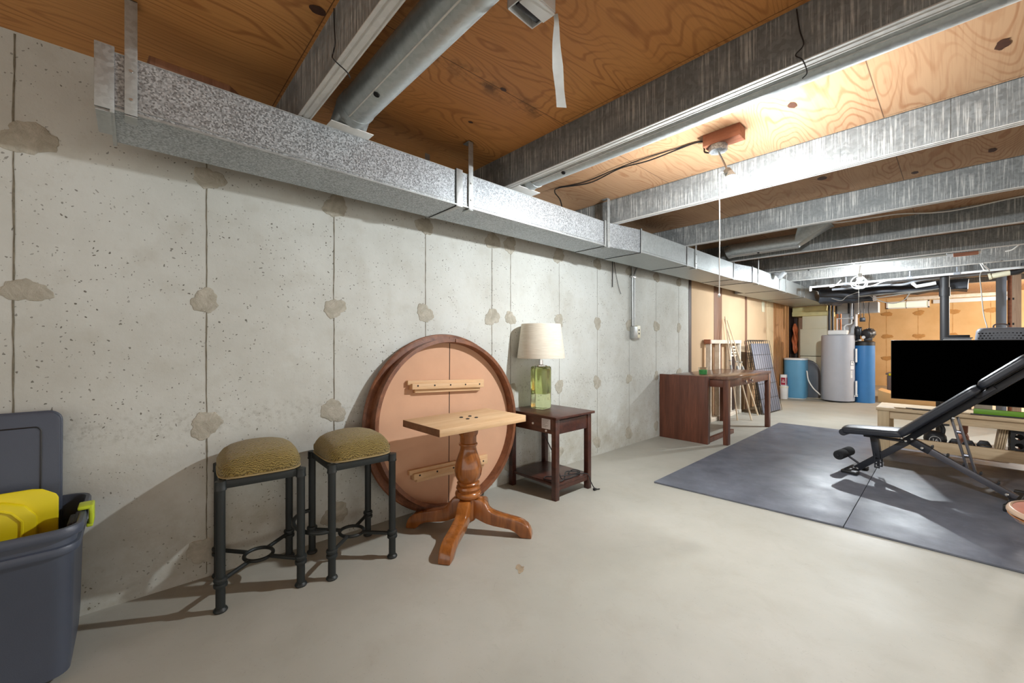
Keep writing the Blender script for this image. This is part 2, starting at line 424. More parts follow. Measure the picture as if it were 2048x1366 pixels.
# ------------------------------------------------------------------ mesh builder
class MB:
    def __init__(s):
        s.bm = bmesh.new()
        s.mi = 0

    def use(s, i):
        s.mi = i
        return s

    def merge(s, t, M_=None):
        if M_ is not None:
            t.transform(M_)
        for f in t.faces:
            f.material_index = s.mi
        me = bpy.data.meshes.new('tmp')
        t.to_mesh(me)
        t.free()
        s.bm.from_mesh(me)
        bpy.data.meshes.remove(me)
        return s

    def box(s, a, b, bev=0.0, seg=2, M_=None):
        t = bmesh.new()
        bmesh.ops.create_cube(t, size=1)
        a, b = Vector(a), Vector(b)
        d, c = b - a, (a + b) / 2
        for v in t.verts:
            v.co = Vector((v.co.x * d.x, v.co.y * d.y, v.co.z * d.z)) + c
        if bev:
            bmesh.ops.bevel(t, geom=t.edges[:], offset=bev, segments=seg, affect='EDGES', profile=0.5)
        return s.merge(t, M_)

    def bar(s, p0, p1, w, h, bev=0.0, up=(0, 0, 1)):
        p0, p1 = Vector(p0), Vector(p1)
        d = p1 - p0
        z = d.normalized()
        x = Vector(up).cross(z)
        if x.length < 1e-4:
            x = Vector((1, 0, 0))
        x.normalize()
        y = z.cross(x)
        m4 = Matrix(((x.x, y.x, z.x, p0.x), (x.y, y.y, z.y, p0.y), (x.z, y.z, z.z, p0.z), (0, 0, 0, 1)))
        return s.box((-w / 2, -h / 2, 0), (w / 2, h / 2, d.length), bev, 2, m4)

    def tube(s, pts, r, n=10, closed=False, cap=True):
        pts = [Vector(p) for p in pts]
        k = len(pts)
        rs = r if isinstance(r, (list, tuple)) else [r] * k
        t = bmesh.new()
        rings = []
        ref = None
        for i, p in enumerate(pts):
            if closed:
                d = pts[(i + 1) % k] - pts[i - 1]
            else:
                d = pts[min(i + 1, k - 1)] - pts[max(i - 1, 0)]
            d.normalize()
            if ref is None:
                ref = Vector((0, 0, 1)) if abs(d.z) < 0.9 else Vector((1, 0, 0))
            x = ref - d * ref.dot(d)
            if x.length < 1e-5:
                x = d.orthogonal()
            x.normalize()
            ref = x
            y = d.cross(x)
            rings.append([t.verts.new(p + (x * math.cos(2 * math.pi * j / n) + y * math.sin(2 * math.pi * j / n)) * rs[i]) for j in range(n)])
        for i in range(k if closed else k - 1):
            a, b = rings[i], rings[(i + 1) % k]
            for j in range(n):
                t.faces.new((a[j], a[(j + 1) % n], b[(j + 1) % n], b[j]))
        if cap and not closed:
            t.faces.new(rings[0][::-1])
            t.faces.new(rings[-1])
        return s.merge(t)

    def cyl(s, p0, p1, r, r1=None, n=20):
        return s.tube([p0, p1], [r, r if r1 is None else r1], n)

    def lathe(s, prof, o=(0, 0, 0), n=32, M_=None, cap=True):
        t = bmesh.new()
        o = Vector(o)
        rings = []
        for (r, z) in prof:
            if r < 1e-6:
                rings.append([t.verts.new(o + Vector((0, 0, z)))])
            else:
                rings.append([t.verts.new(o + Vector((r * math.cos(2 * math.pi * j / n), r * math.sin(2 * math.pi * j / n), z))) for j in range(n)])
        for a, b in zip(rings[:-1], rings[1:]):
            if len(a) == 1 and len(b) == 1:
                continue
            for j in range(n):
                q = (j + 1) % n
                if len(a) == 1:
                    t.faces.new((a[0], b[q], b[j]))
                elif len(b) == 1:
                    t.faces.new((a[j], a[q], b[0]))
                else:
                    t.faces.new((a[j], a[q], b[q], b[j]))
        if cap:
            if len(rings[0]) > 1:
                t.faces.new(rings[0][::-1])
            if len(rings[-1]) > 1:
                t.faces.new(rings[-1])
        return s.merge(t, M_)

    def prism(s, pts, h, M_=None, bev=0.0, seg=2):
        t = bmesh.new()
        vs = [t.verts.new((p[0], p[1], 0)) for p in pts]
        f = t.faces.new(vs)
        g = bmesh.ops.extrude_face_region(t, geom=[f])
        for e in g['geom']:
            if isinstance(e, bmesh.types.BMVert):
                e.co.z += h
        bmesh.ops.recalc_face_normals(t, faces=t.faces[:])
        if bev:
            eds = [e for e in t.edges if len(e.link_faces) == 2 and e.calc_face_angle(0) > 0.5]
            bmesh.ops.bevel(t, geom=eds, offset=bev, segments=seg, affect='EDGES', profile=0.5)
        return s.merge(t, M_)

    def face(s, pts):
        t = bmesh.new()
        t.faces.new([t.verts.new(p) for p in pts])
        return s.merge(t)

    def grid(s, fn, nu, nv, cu=False):
        t = bmesh.new()
        V = [[t.verts.new(fn(i / (nu if cu else nu - 1), j / (nv - 1))) for j in range(nv)] for i in range(nu)]
        for i in range(nu if cu else nu - 1):
            for j in range(nv - 1):
                a = (i + 1) % nu
                t.faces.new((V[i][j], V[a][j], V[a][j + 1], V[i][j + 1]))
        return s.merge(t)

    def ball(s, c, r, n=16, sc_=(1, 1, 1)):
        t = bmesh.new()
        bmesh.ops.create_uvsphere(t, u_segments=n, v_segments=max(6, n // 2), radius=r)
        return s.merge(t, Matrix.Translation(c) @ Matrix.Diagonal((*sc_, 1)))


def arc(c, r, a0, a1, n, plane='XY'):
    o = []
    for i in range(n + 1):
        a = R(a0 + (a1 - a0) * i / n)
        x, y = r * math.cos(a), r * math.sin(a)
        o.append(Vector(c) + {'XY': Vector((x, y, 0)), 'XZ': Vector((x, 0, y)), 'YZ': Vector((0, x, y))}[plane])
    return o


def spline(pts, per=8):
    P = [Vector(p) for p in pts]
    P = [P[0] * 2 - P[1]] + P + [P[-1] * 2 - P[-2]]
    o = []
    for i in range(1, len(P) - 2):
        for k in range(per):
            t = k / per
            a, b, c, d = P[i - 1:i + 3]
            o.append(0.5 * ((2 * b) + (c - a) * t + (2 * a - 5 * b + 4 * c - d) * t * t + (3 * b - a - 3 * c + d) * t ** 3))
    o.append(P[-2])
    return o


MW = {}      # object -> its world matrix, kept by hand so nothing waits for a depsgraph


def put(mb, name, mats, par=None, ang=35, origin=None, local=False):
    """one mesh object; coordinates are given in the world unless local=True"""
    bm = mb.bm
    bmesh.ops.recalc_face_normals(bm, faces=bm.faces[:])
    loc = Vector((0, 0, 0))
    if par is not None:
        if not local:
            bm.transform(MW[par].inverted())
    elif origin is not None:
        loc = Vector(origin)
        bm.transform(Matrix.Translation(-loc))
    else:
        xs = [v.co.x for v in bm.verts]; ys = [v.co.y for v in bm.verts]; zs = [v.co.z for v in bm.verts]
        loc = Vector(((min(xs) + max(xs)) / 2, (min(ys) + max(ys)) / 2, min(zs)))
        bm.transform(Matrix.Translation(-loc))
    me = bpy.data.meshes.new(name)
    bm.to_mesh(me)
    bm.free()
    for mt in (mats if isinstance(mats, (list, tuple)) else [mats]):
        me.materials.append(M[mt] if isinstance(mt, str) else mt)
    me.polygons.foreach_set('use_smooth', [True] * len(me.polygons))
    me.set_sharp_from_angle(angle=R(ang))
    o = bpy.data.objects.new(name, me)
    col.objects.link(o)
    o.location = loc
    if par is not None:
        o.parent = par
        MW[o] = MW[par].copy()
    else:
        MW[o] = Matrix.Translation(loc)
    return o


def tag(o, label, cat, group=None):
    o['label'] = label
    o['category'] = cat
    if group:
        o['group'] = group
    return o


def thing(name, label, cat, loc=(0, 0, 0), rotz=0.0, group=None):
    o = bpy.data.objects.new(name, None)
    col.objects.link(o)
    o.empty_display_size = 0.1
    o.location = loc
    o.rotation_euler = (0, 0, rotz)
    MW[o] = Matrix.Translation(loc) @ Matrix.Rotation(rotz, 4, 'Z')
    return tag(o, label, cat, group)


def structure(o):
    o['kind'] = 'structure'
    return o


def dup(root, loc, rotz, label, group=None):
    r = root.copy()
    col.objects.link(r)
    r.location = loc
    r.rotation_euler = (0, 0, rotz)
    r['label'] = label
    if group:
        r['group'] = group
    MW[r] = Matrix.Translation(loc) @ Matrix.Rotation(rotz, 4, 'Z')
    for ch in list(root.children):
        c = ch.copy(); col.objects.link(c); c.parent = r
        MW[c] = MW[r].copy()
        for g in ch.children:
            d = g.copy(); col.objects.link(d); d.parent = c
            MW[d] = MW[r].copy()
    return r


# ================================================================== THE SETTING
CEIL = 2.362
FAR = 14.9
rng = random.Random(4)


def blob(mb, cy, cz, ry, rz, seed, h=0.004, plane='X', at=0.0):
    """irregular smear of mortar, slightly proud of its wall"""
    r = random.Random(seed)
    n = 36
    ph = [r.uniform(0, 6.28) for _ in range(6)]
    t = bmesh.new()

    def P_(a, k, hh):
        w = 1 + 0.13 * math.sin(2 * a + ph[0]) + 0.10 * math.sin(3 * a + ph[1]) + 0.06 * math.sin(7 * a + ph[2]) + 0.04 * math.sin(13 * a + ph[3])
        u, v = cy + ry * k * w * math.cos(a), cz + rz * k * w * math.sin(a)
        return (at + hh, u, v) if plane == 'X' else (u, at - hh, v)
    rings = [[t.verts.new(P_(2 * math.pi * i / n, k, hh)) for i in range(n)] for k, hh in ((1.0, -0.002), (0.95, h * 0.5), (0.7, h), (0.35, h * 0.8))]
    for a, b in zip(rings[:-1], rings[1:]):
        for i in range(n):
            t.faces.new((a[i], a[(i + 1) % n], b[(i + 1) % n], b[i]))
    t.faces.new(rings[-1])
    mb.merge(t)


def seam(mb, y, z0, z1, w, seed, plane='X', at=0.0):
    r = random.Random(seed)
    t = bmesh.new()
    prev = None
    k = 60
    off = 0
    for i in range(k + 1):
        z = z0 + (z1 - z0) * i / k
        off = 0.8 * off + r.uniform(-0.0012, 0.0012)
        ww = w * r.uniform(0.55, 1.15)
        cur = []
        for d in (-ww, 0, ww):
            hh = 0.0012 if d else 0.0022
            u = y + off + d
            cur.append(t.verts.new((at + hh, u, z) if plane == 'X' else (u, at - hh, z)))
        if prev:
            for j in range(2):
                t.faces.new((prev[j], prev[j + 1], cur[j + 1], cur[j]))
        prev = cur
    mb.merge(t)


b = MB()
b.box((-0.12, -4.0, -0.06), (8.0, FAR + 0.1, 0.0))
b.use(1)
for cx, cy, a, bb, sd in ((0.99, 1.44, 0.042, 0.018, 3),):
    t = bmesh.new()
    r = random.Random(sd)
    t.faces.new([t.verts.new((cx + a * r.uniform(0.5, 1.1) * math.cos(2 * math.pi * i / 18 + 0.5), cy + bb * 2 * r.uniform(0.4, 1.1) * math.sin(2 * math.pi * i / 18), 0.0015)) for i in range(18)])
    b.merge(t)
structure(put(b, 'floor', ['floor', 'floorstain'], origin=(0, 0, 0)))

b = MB()
b.box((-0.12, -4.0, CEIL), (8.0, FAR + 0.1, CEIL + 0.04))
b.use(1)
for x, y, a, c_ in ((0.909, 0.492, 0.022, 0.03), (2.619, 2.595, 0.022, 0.045), (1.924, 2.472, 0.02, 0.035), (1.334, 2.13, 0.014, 0.02), (1.45, 3.267, 0.02, 0.035), (1.824, 3.726, 0.03, 0.045), (2.293, 4.09, 0.02, 0.035), (2.605, 4.75, 0.02, 0.035), (2.647, 3.973, 0.02, 0.04), (0.72, 0.66, 0.012, 0.03), (1.02, 1.30, 0.012, 0.018), (0.68, 1.36, 0.01, 0.016), (2.2, 3.55, 0.02, 0.035)):
    t = bmesh.new()
    r = random.Random(int(x * 991))
    t.faces.new([t.verts.new((x + a * r.uniform(0.8, 1.1) * math.cos(2 * math.pi * i / 16), y + c_ * r.uniform(0.85, 1.1) * math.sin(2 * math.pi * i / 16), CEIL - 0.0015)) for i in range(16)])
    b.merge(t)
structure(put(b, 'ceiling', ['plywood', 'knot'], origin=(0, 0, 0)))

b = MB()
b.box((-0.12, -4.0, 0.0), (0.0, 5.60, CEIL))
b.use(2)
seams = [-0.95, -0.344, 0.261, 0.867, 1.483, 2.082, 2.281, 2.89, 3.485, 4.087, 4.698, 5.298]
for i, y in enumerate(seams):
    seam(b, y, 0.02, CEIL - 0.01, 0.0030 if i < 7 else 0.0022, 40 + i)
b.use(1)
for i, y in enumerate(seams):
    for j, z in enumerate((0.135, 0.745, 1.352, 1.955)):
        big = 1.0
        if i == 0:
            continue
        k = rng.uniform(0.85, 1.15)
        blob(b, y + rng.uniform(-0.008, 0.012) + (0.03 if i == 1 else 0), z, 0.066 * k * big * (1.12 if i == 1 else 1), 0.062 * k * big * (0.9 if i == 1 else 1), 100 + i * 7 + j, 0.005)
structure(put(b, 'wall_left', ['concrete', 'patch', 'crack'], origin=(0, 0, 0)))

# wall behind the desk: tan panels between brown battens, then wood paneling
ys = dict(a=5.60, b=5.68, c=6.466, d=6.765, e=7.818, f=7.911, g=9.003, h=9.425, i=10.56)
b = MB()
b.box((-0.12, 5.60, 0), (-0.02, FAR, CEIL))
structure(put(b, 'wall_left_panels', 'dark_board', origin=(0, 0, 0)))
n_tr = 1
for y0, y1, mt, x1 in ((ys['a'], ys['b'], 'dark_board', 0.005), (ys['b'], ys['c'], 'tan_panel', 0.0), (ys['c'], ys['d'], 'brown_board', 0.006), (ys['d'], ys['e'], 'tan_panel', 0.0), (ys['e'], ys['f'], 'brown_board', 0.006), (ys['f'], ys['g'], 'tan_panel', 0.0), (ys['g'], ys['h'], 'pine_v', 0.008)):
    b = MB()
    b.box((-0.02, y0, 0), (x1, y1, CEIL), 0.002)
    structure(put(b, 'trim_%d' % n_tr, mt)); n_tr += 1
b = MB()
for i in range(9):
    y0 = ys['h'] + i * 0.126
    b.box((-0.02, y0, 0), (0.006, y0 + 0.122, CEIL), 0.003)
structure(put(b, 'trim_%d' % n_tr, 'paneling')); n_tr += 1

# the far end wall, painted tan, with a daylit strip window high up
b = MB()
b.box((-0.12, FAR, 0), (8.0, FAR + 0.12, CEIL))
b.use(2)
tx = [-0.0, 0.61, 1.22, 1.83, 2.44, 3.05, 3.66]
for i, x in enumerate(tx):
    seam(b, x, 0.02, CEIL - 0.02, 0.006, 300 + i, 'Y', FAR)
b.use(1)
for i, x in enumerate(tx):
    for j, z in enumerate((0.74, 1.33, 1.93)):
        blob(b, x + 0.01, z, 0.11, 0.065, 400 + i * 5 + j, 0.006, 'Y', FAR)
structure(put(b, 'wall_back', ['tan_wall', 'tan_patch', 'tan_patch'], origin=(0, 0, 0)))
b = MB()
for a0, a1 in (((1.22, FAR - 0.03, 2.06), (1.26, FAR, 2.25)), ((2.00, FAR - 0.03, 2.06), (2.04, FAR, 2.25)), ((1.22, FAR - 0.03, 2.06), (2.04, FAR, 2.09)), ((1.22, FAR - 0.03, 2.22), (2.04, FAR, 2.25)), ((1.60, FAR - 0.03, 2.06), (1.62, FAR, 2.25))):
    b.box(a0, a1, 0.003)
b.use(1)
b.box((1.25, FAR - 0.012, 2.08), (2.01, FAR - 0.004, 2.235))
structure(put(b, 'window_1', ['white_plastic', 'window_glow']))
b = MB(); b.box((1.62, FAR - 0.06, 2.265), (3.3, FAR - 0.01, 2.345), 0.004)
structure(put(b, 'trim_%d' % n_tr, 'white_wood')); n_tr += 1
b = MB(); b.box((2.10, FAR - 0.05, 2.15), (3.3, FAR - 0.005, 2.245), 0.004)
structure(put(b, 'trim_%d' % n_tr, 'white_plastic')); n_tr += 1

# ------------------------------------------------------------------ steel ceiling joists
JY = [-0.69, 0.5356, 1.764, 2.979, 4.222, 5.44, 6.66, 7.88, 9.10, 10.32]
JN = ['steel ceiling joist with dark streaked side, first one crossing the duct at its near end', 'dark streaked steel ceiling joist crossing just past the duct strap', 'bright galvanized joist right behind the near lit bulb', 'galvanized joist, next one behind the joist at the near bulb', 'galvanized joist beside the round branch pipe with wedge boot', 'dim galvanized joist beyond the wedge boot pipe', 'galvanized joist just before the far lit bulb', 'galvanized joist above the white pipes past the far bulb', 'galvanized joist above the grey water heater', 'galvanized joist above the furnace']
ZB = 2.158


def joist(y, label):
    o = thing('ceiling_joist', label, 'joist', (3.0, y, ZB), 0, 'steel joists under the plywood')
    x0, x1 = 0.01, 7.8
    b = MB()
    b.box((x0, y, ZB + 0.004), (x1, y + 0.0025, CEIL - 0.001))
    if y > 0:
        r = random.Random(int(y * 100))
        for k in range(5):
            xx = 0.7 + k * 0.62 + r.uniform(-0.1, 0.1)
            b.box((xx, y - 0.0012, ZB + 0.006), (xx + 0.004, y, CEIL - 0.004))
    put(b, 'web', 'joist', o)
    b = MB()
    # bottom flange with two rolled grooves and a return lip
    prof = [(0, 0), (0.012, 0), (0.014, 0.0025), (0.020, 0.0025), (0.022, 0), (0.040, 0), (0.042, 0.0025), (0.047, 0.0025), (0.049, 0), (0.054, 0), (0.054, 0.016), (0.052, 0.016), (0.052, 0.005), (0, 0.005)]
    m4 = Matrix(((0, 0, 1, x0), (1, 0, 0, y), (0, 1, 0, ZB), (0, 0, 0, 1)))
    b.prism(prof, x1 - x0, m4)
    put(b, 'bottom_flange', 'joist_lip', o, 20)
    b = MB()
    b.box((x0, y, CEIL - 0.004), (x1, y + 0.054, CEIL - 0.0005))
    put(b, 'top_flange', 'joist_lip', o)
    return o


for y, lb in zip(JY[1:], JN):
    joist(y, lb)

# ================================================================== DUCTWORK
DZ0, DZ1 = 1.953, 2.156
DUCT = thing('trunk_duct', 'long galvanized rectangular duct hung along the top of the concrete wall', 'duct', (0.35, 4.0, DZ0))


def duct_piece(name, mat, quad0, quad1, y0, y1, bead=True):
    """box section between y0 and y1; quad = (x_rear, x_front)"""
    b = MB()
    t = bmesh.new()
    v = [t.verts.new(p) for p in ((quad0[0], y0, DZ0), (quad0[1], y0, DZ0), (quad0[1], y0, DZ1), (quad0[0], y0, DZ1),
                                  (quad1[0], y1, DZ0), (quad1[1], y1, DZ0), (quad1[1], y1, DZ1), (quad1[0], y1, DZ1))]
    for f in ((0, 3, 2, 1), (4, 5, 6, 7), (0, 1, 5, 4), (1, 2, 6, 5), (2, 3, 7, 6), (3, 0, 4, 7)):
        t.faces.new([v[i] for i in f])
    b.merge(t)
    if bead:
        b.use(1)
        b.bar((quad0[1] + 0.001, y0, DZ0 + 0.004), (quad1[1] + 0.001, y1, DZ0 + 0.004), 0.012, 0.008)
        b.bar((quad0[1] + 0.001, y0, DZ0 + 0.021), (quad1[1] + 0.001, y1, DZ0 + 0.021), 0.005, 0.004)
        b.bar((quad0[1], y0, DZ1 - 0.002), (quad1[1], y1, DZ1 - 0.002), 0.004, 0.004)
    return put(b, name, [mat, 'strap'], DUCT)


duct_piece('duct_section', 'galv', (0.205, 0.509), (0.205, 0.509), -0.05, 1.40)
duct_piece('duct_section', 'galv', (0.205, 0.509), (0.205, 0.509), 1.41, 2.88)
duct_piece('duct_taper', 'galv', (0.20, 0.509), (0.20, 0.585), 2.89, 3.32, False)
duct_piece('duct_section', 'galv_smooth', (0.19, 0.585), (0.19, 0.585), 3.33, 5.57)
duct_piece('duct_taper', 'galv', (0.18, 0.585), (0.18, 0.662), 5.58, 6.02, False)
duct_piece('duct_section', 'galv_smooth', (0.175, 0.662), (0.175, 0.662), 6.03, 7.25)
duct_piece('duct_section', 'galv_smooth', (0.03, 0.662), (0.03, 0.662), 7.25, 10.72)


def clip(y, x0, x1, w=0.03):
    b = MB()
    b.box((x1 - 0.002, y - w / 2, DZ0 - 0.005), (x1 + 0.006, y + w / 2, DZ1 + 0.012), 0.002)
    b.box((x0, y - w / 3, DZ0 - 0.005), (x1, y + w / 3, DZ0 - 0.001), 0.001)
    b.use(1)
    b.box((x1 - 0.001, y - w / 2 - 0.006, DZ0 - 0.004), (x1 + 0.004, y - w / 2, DZ1 + 0.010))
    b.box((x0, y - w / 3 - 0.004, DZ0 - 0.004), (x1, y - w / 3, DZ0 - 0.0005))
    put(b, 'joint_strip', ['strap', 'hole'], DUCT)


for y, x0, x1, w in ((1.405, 0.205, 0.509, 0.045), (2.885, 0.205, 0.509, 0.03), (3.325, 0.2, 0.585, 0.018), (4.25, 0.19, 0.585, 0.016), (5.575, 0.19, 0.585, 0.026), (6.025, 0.18, 0.662, 0.014), (7.25, 0.18, 0.662, 0.012), (8.75, 0.03, 0.662, 0.012)):
    clip(y, x0, x1, w)
b = MB()
b.box((0.19, -0.062, DZ0 - 0.012), (0.516, -0.05, DZ1 + 0.006), 0.002)
b.box((0.505, -0.10, DZ0 - 0.002), (0.517, -0.05, DZ1 + 0.016), 0.002)
b.box((0.30, -0.098, DZ0 - 0.012), (0.51, -0.052, DZ0 - 0.004), 0.002)
put(b, 'end_cap', 'strap', DUCT)


def strap(y, x, top=CEIL - 0.006, w=0.034):
    b = MB()
    b.box((x + 0.004, y - w / 2, DZ0 - 0.004), (x + 0.008, y + w / 2, top), 0.001)
    b.box((x - 0.05, y - w / 2, top - 0.004), (x + 0.008, y + w / 2, top), 0.001)
    b.box((x - 0.06, y - w / 2, DZ0 - 0.010), (x + 0.008, y + w / 2, DZ0 - 0.006), 0.001)
    b.use(1)
    for z in (DZ0 + 0.05, DZ0 + 0.15):
        b.cyl((x + 0.006, y, z), (x + 0.0125, y, z), 0.006, 0.005, 10)
    put(b, 'hanger_strap', ['strap', 'screw'], DUCT)


for y, x in ((-0.008, 0.510), (1.485, 0.510), (2.915, 0.516), (4.45, 0.585), (6.25, 0.662), (7.6, 0.662), (8.5, 0.662)):
    strap(y, x)
for y in (1.36,):
    b = MB()
    b.box((0.198, y, DZ0 - 0.004), (0.202, y + 0.034, CEIL - 0.006), 0.001)
    put(b, 'hanger_strap', ['strap'], DUCT)
# loose board lying on top of the duct
b = MB()
b.prism([(0.26, 0.0), (0.47, 0.02), (0.46, 0.27), (0.36, 0.36), (0.25, 0.30)], 0.05, Matrix.Translation((0, 0.02, DZ1 + 0.004)), 0.004)
tag(put(b, 'cardboard_scrap', 'brown_board'), 'brown scrap lying on top of the duct near its open end', 'scrap')


def branch(y, x0, x1, z, r, label, name='branch_duct', plugs=(0.85,)):
    o = thing(name, label, 'duct', ((x0 + x1) / 2, y, z - r), 0, 'round branch ducts between the joists')
    b = MB()
    b.cyl((x0, y, z), (x1, y, z), r, None, 40)
    b.use(1)
    b.bar((x0, y - r * 0.55, z - r * 0.855), (x1, y - r * 0.55, z - r * 0.855), 0.006, 0.003)
    pp = put(b, 'pipe', ['galv_smooth', 'joist_lip'], o)
    for px in plugs:
        b = MB()
        b.lathe([(0, 0.004), (0.005, 0.004), (0.006, 0.001), (0.010, 0.001), (0.011, 0.004), (0.0125, 0.003), (0.013, 0.0), (0.013, -0.004)], (0, 0, 0), 20,
                Matrix.Translation((px, y - r * 0.35, z - r * 0.94)) @ Matrix.Rotation(R(-20), 4, 'X') @ Matrix.Rotation(R(180), 4, 'X'))
        put(b, 'plug', 'hole', pp)
    return o


def collar(o, y, x, z, r):
    """take-off boot that drops from the pipe end into the top of the trunk"""
    b = MB()
    b.cyl((x - 0.03, y, z), (x + 0.03, y, z), r + 0.004, None, 40)
    t = bmesh.new()
    n = 20
    top = [t.verts.new((x - 0.02, y + (r + 0.003) * math.cos(2 * math.pi * i / n), z + (r + 0.003) * math.sin(2 * math.pi * i / n))) for i in range(n)]
    bot = []
    for i in range(n):
        a = 2 * math.pi * i / n
        bx, by = x - 0.13 + 0.085 * math.sin(a) * -1, y + 0.085 * math.cos(a)
        bot.append(t.verts.new((bx, by, DZ1 + 0.001)))
    for i in range(n):
        t.faces.new((top[i], top[(i + 1) % n], bot[(i + 1) % n], bot[i]))
    t.faces.new(bot)
    b.merge(t)
    b.use(1)
    b.box((x - 0.235, y - 0.1, DZ1 + 0.0005), (x - 0.03, y + 0.1, DZ1 + 0.004), 0.001)
    put(b, 'boot', ['galv_smooth', 'tape'], o)


o = branch(0.757, 0.60, 3.6, 2.236, 0.0762, 'fat round galvanized pipe beside the first joist, running up from the duct', plugs=(0.88,))
collar(o, 0.757, 0.60, 2.236, 0.0762)
o = branch(1.912, 0.62, 3.9, 2.236, 0.0762, 'round galvanized pipe tucked under the dark joist in front of the near bulb', plugs=(0.90,))
collar(o, 1.912, 0.62, 2.236, 0.0762)
o = branch(5.20, 0.70, 1.36, 2.236, 0.0762, 'short round pipe ending in a wedge-shaped boot under the plywood', plugs=(0.98,))
b = MB()
t = bmesh.new()
n = 24
y, z, r = 5.20, 2.236, 0.0775
A = [t.verts.new((1.34, y + r * math.cos(2 * math.pi * i / n), z + r * math.sin(2 * math.pi * i / n))) for i in range(n)]


def sqp(i, n, hx, hy):
    a = 2 * math.pi * i / n
    c, s = math.cos(a), math.sin(a)
    k = 1 / max(abs(c), abs(s))
    return hx * c * k, hy * s * k


B = []
for i in range(n):
    yy_, uu = sqp(i, n, 0.11, 0.13)
    B.append(t.verts.new((1.50 - uu, y + yy_, CEIL - 0.012 - max(0, 0.0))))
for i in range(n):
    t.faces.new((A[i], A[(i + 1) % n], B[(i + 1) % n], B[i]))
t.faces.new(B)
b.merge(t)
b.box((1.36, 5.08, CEIL - 0.014), (1.64, 5.32, CEIL - 0.004), 0.002)
put(b, 'boot', 'galv_smooth', o)
b = MB(); b.cyl((0.64, 5.2, 2.215), (0.71, 5.2, 2.236), 0.065, 0.079, 30)
put(b, 'collar', 'galv_smooth', o)
o = branch(6.93, 0.78, 2.44, 2.236, 0.0762, 'round pipe with register box running toward the far lit bulb', plugs=(1.10,))
b = MB(); b.box((2.42, 6.83, 2.16), (2.68, 7.05, CEIL - 0.004), 0.004); put(b, 'boot', 'galv', o)
b = MB(); b.box((2.47, 6.825, 2.125), (2.66, 6.86, 2.165), 0.003); put(b, 'wood_block', 'redwood', o)
b = MB(); b.tube([(0.70, 6.93, 2.16), (0.75, 6.93, 2.19), (0.80, 6.93, 2.236)], [0.1, 0.085, 0.078], 24); put(b, 'collar', 'galv', o)

# plenum over the furnace and the other ducts of the plant corner
o = thing('furnace', 'cream furnace cabinet with yellow plenum under the duct, behind the blue and grey tanks', 'furnace', (0.41, 11.1, 0))
b = MB(); b.box((0.165, 10.78, 0.03), (0.655, 11.5, 0.86), 0.006); b.box((0.165, 10.78, 0.87), (0.655, 11.5, 1.455), 0.006); put(b, 'cabinet', 'cream', o)
b = MB(); b.box((0.20, 10.80, 1.455), (0.655, 11.45, 1.735), 0.006); put(b, 'coil_box', 'cream', o)
b = MB(); b.box((0.02, 10.74, 1.735), (0.665, 11.5, 1.84), 0.012); put(b, 'plenum_flange', 'cream_warm', o)
b = MB()
b.prism([(0.03, 1.835), (0.64, 1.835), (0.655, 1.945), (0.03, 1.945)], 0.7, Matrix(((1, 0, 0, 0), (0, 0, 1, 10.735), (0, 1, 0, 0), (0, 0, 0, 1))), 0.01)
put(b, 'plenum', 'cream_warm', o)

o = thing('overhead_duct', 'dark wrapped duct hanging above the water heater', 'duct', (1.5, 9.6, 1.88))
def lumpy(mb, a, c, amp, seed):
    t = bmesh.new()
    bmesh.ops.create_cube(t, size=1)
    bmesh.ops.subdivide_edges(t, edges=t.edges[:], cuts=9, use_grid_fill=True)
    r = random.Random(seed)
    ph = [r.uniform(0, 6.3) for _ in range(6)]
    a, c = Vector(a), Vector(c)
    for v in t.verts:
        p = Vector(((v.co.x + 0.5) * (c.x - a.x) + a.x, (v.co.y + 0.5) * (c.y - a.y) + a.y, (v.co.z + 0.5) * (c.z - a.z) + a.z))
        w = math.sin(p.x * 11 + ph[0]) * math.sin(p.y * 13 + ph[1]) + 0.6 * math.sin(p.x * 23 + p.z * 19 + ph[2]) + 0.4 * math.sin(p.y * 31 + p.z * 27 + ph[3])
        v.co = p + Vector((0.3 * amp * w, amp * w, amp * w * (0.8 if v.co.z < 0 else 0.0)))
    mb.merge(t)


b = MB()
lumpy(b, (0.76, 9.36, 1.90), (1.52, 9.86, 2.14), 0.022, 3)
lumpy(b, (1.50, 9.40, 1.99), (2.62, 9.80, 2.14), 0.018, 8)
put(b, 'duct_body', 'duct_dark', o, 60)
b = MB()
b.tube(spline([(0.90, 9.6, 2.01), (0.85, 9.9, 1.99), (0.86, 10.2, 2.0), (0.86, 10.5, 2.01)]), 0.11, 20)
put(b, 'flexible_sleeve', 'duct_dark', o)
b = MB()
b.tube(spline([(2.3, 9.30, 2.04), (1.95, 9.26, 2.00), (1.62, 9.24, 2.02), (1.3, 9.26, 1.98), (1.05, 9.25, 2.03), (0.80, 9.24, 2.06)]), [0.055] * 41, 16)
put(b, 'flexible_sleeve', 'duct_dark', o)
b = MB()
b.tube([(1.35, 9.20, 1.955), (2.25, 9.20, 1.985)], 0.012, 8); b.tube([(1.55, 9.14, 1.90), (2.35, 9.16, 1.995)], 0.009, 8)
b.tube(spline([(1.50, 9.18, 1.95), (1.62, 9.16, 1.86), (1.78, 9.15, 1.80), (1.92, 9.15, 1.84), (2.0, 9.16, 1.97)], 6), 0.007, 8)
b.tube(spline([(0.98, 9.20, 1.95), (1.12, 9.18, 1.90), (1.2, 9.18, 1.97), (1.36, 9.16, 2.03)], 6), 0.006, 8)
put(b, 'strapped_cable', 'grey_cord', o)
o = thing('silver_duct', 'pale silver sheet metal duct behind the water heater pipes', 'duct', (1.1, 11.1, 1.3))
b = MB(); b.box((0.76, 11.0, 1.77), (1.43, 11.3, 1.985), 0.004); put(b, 'duct_body', 'duct_silver', o)
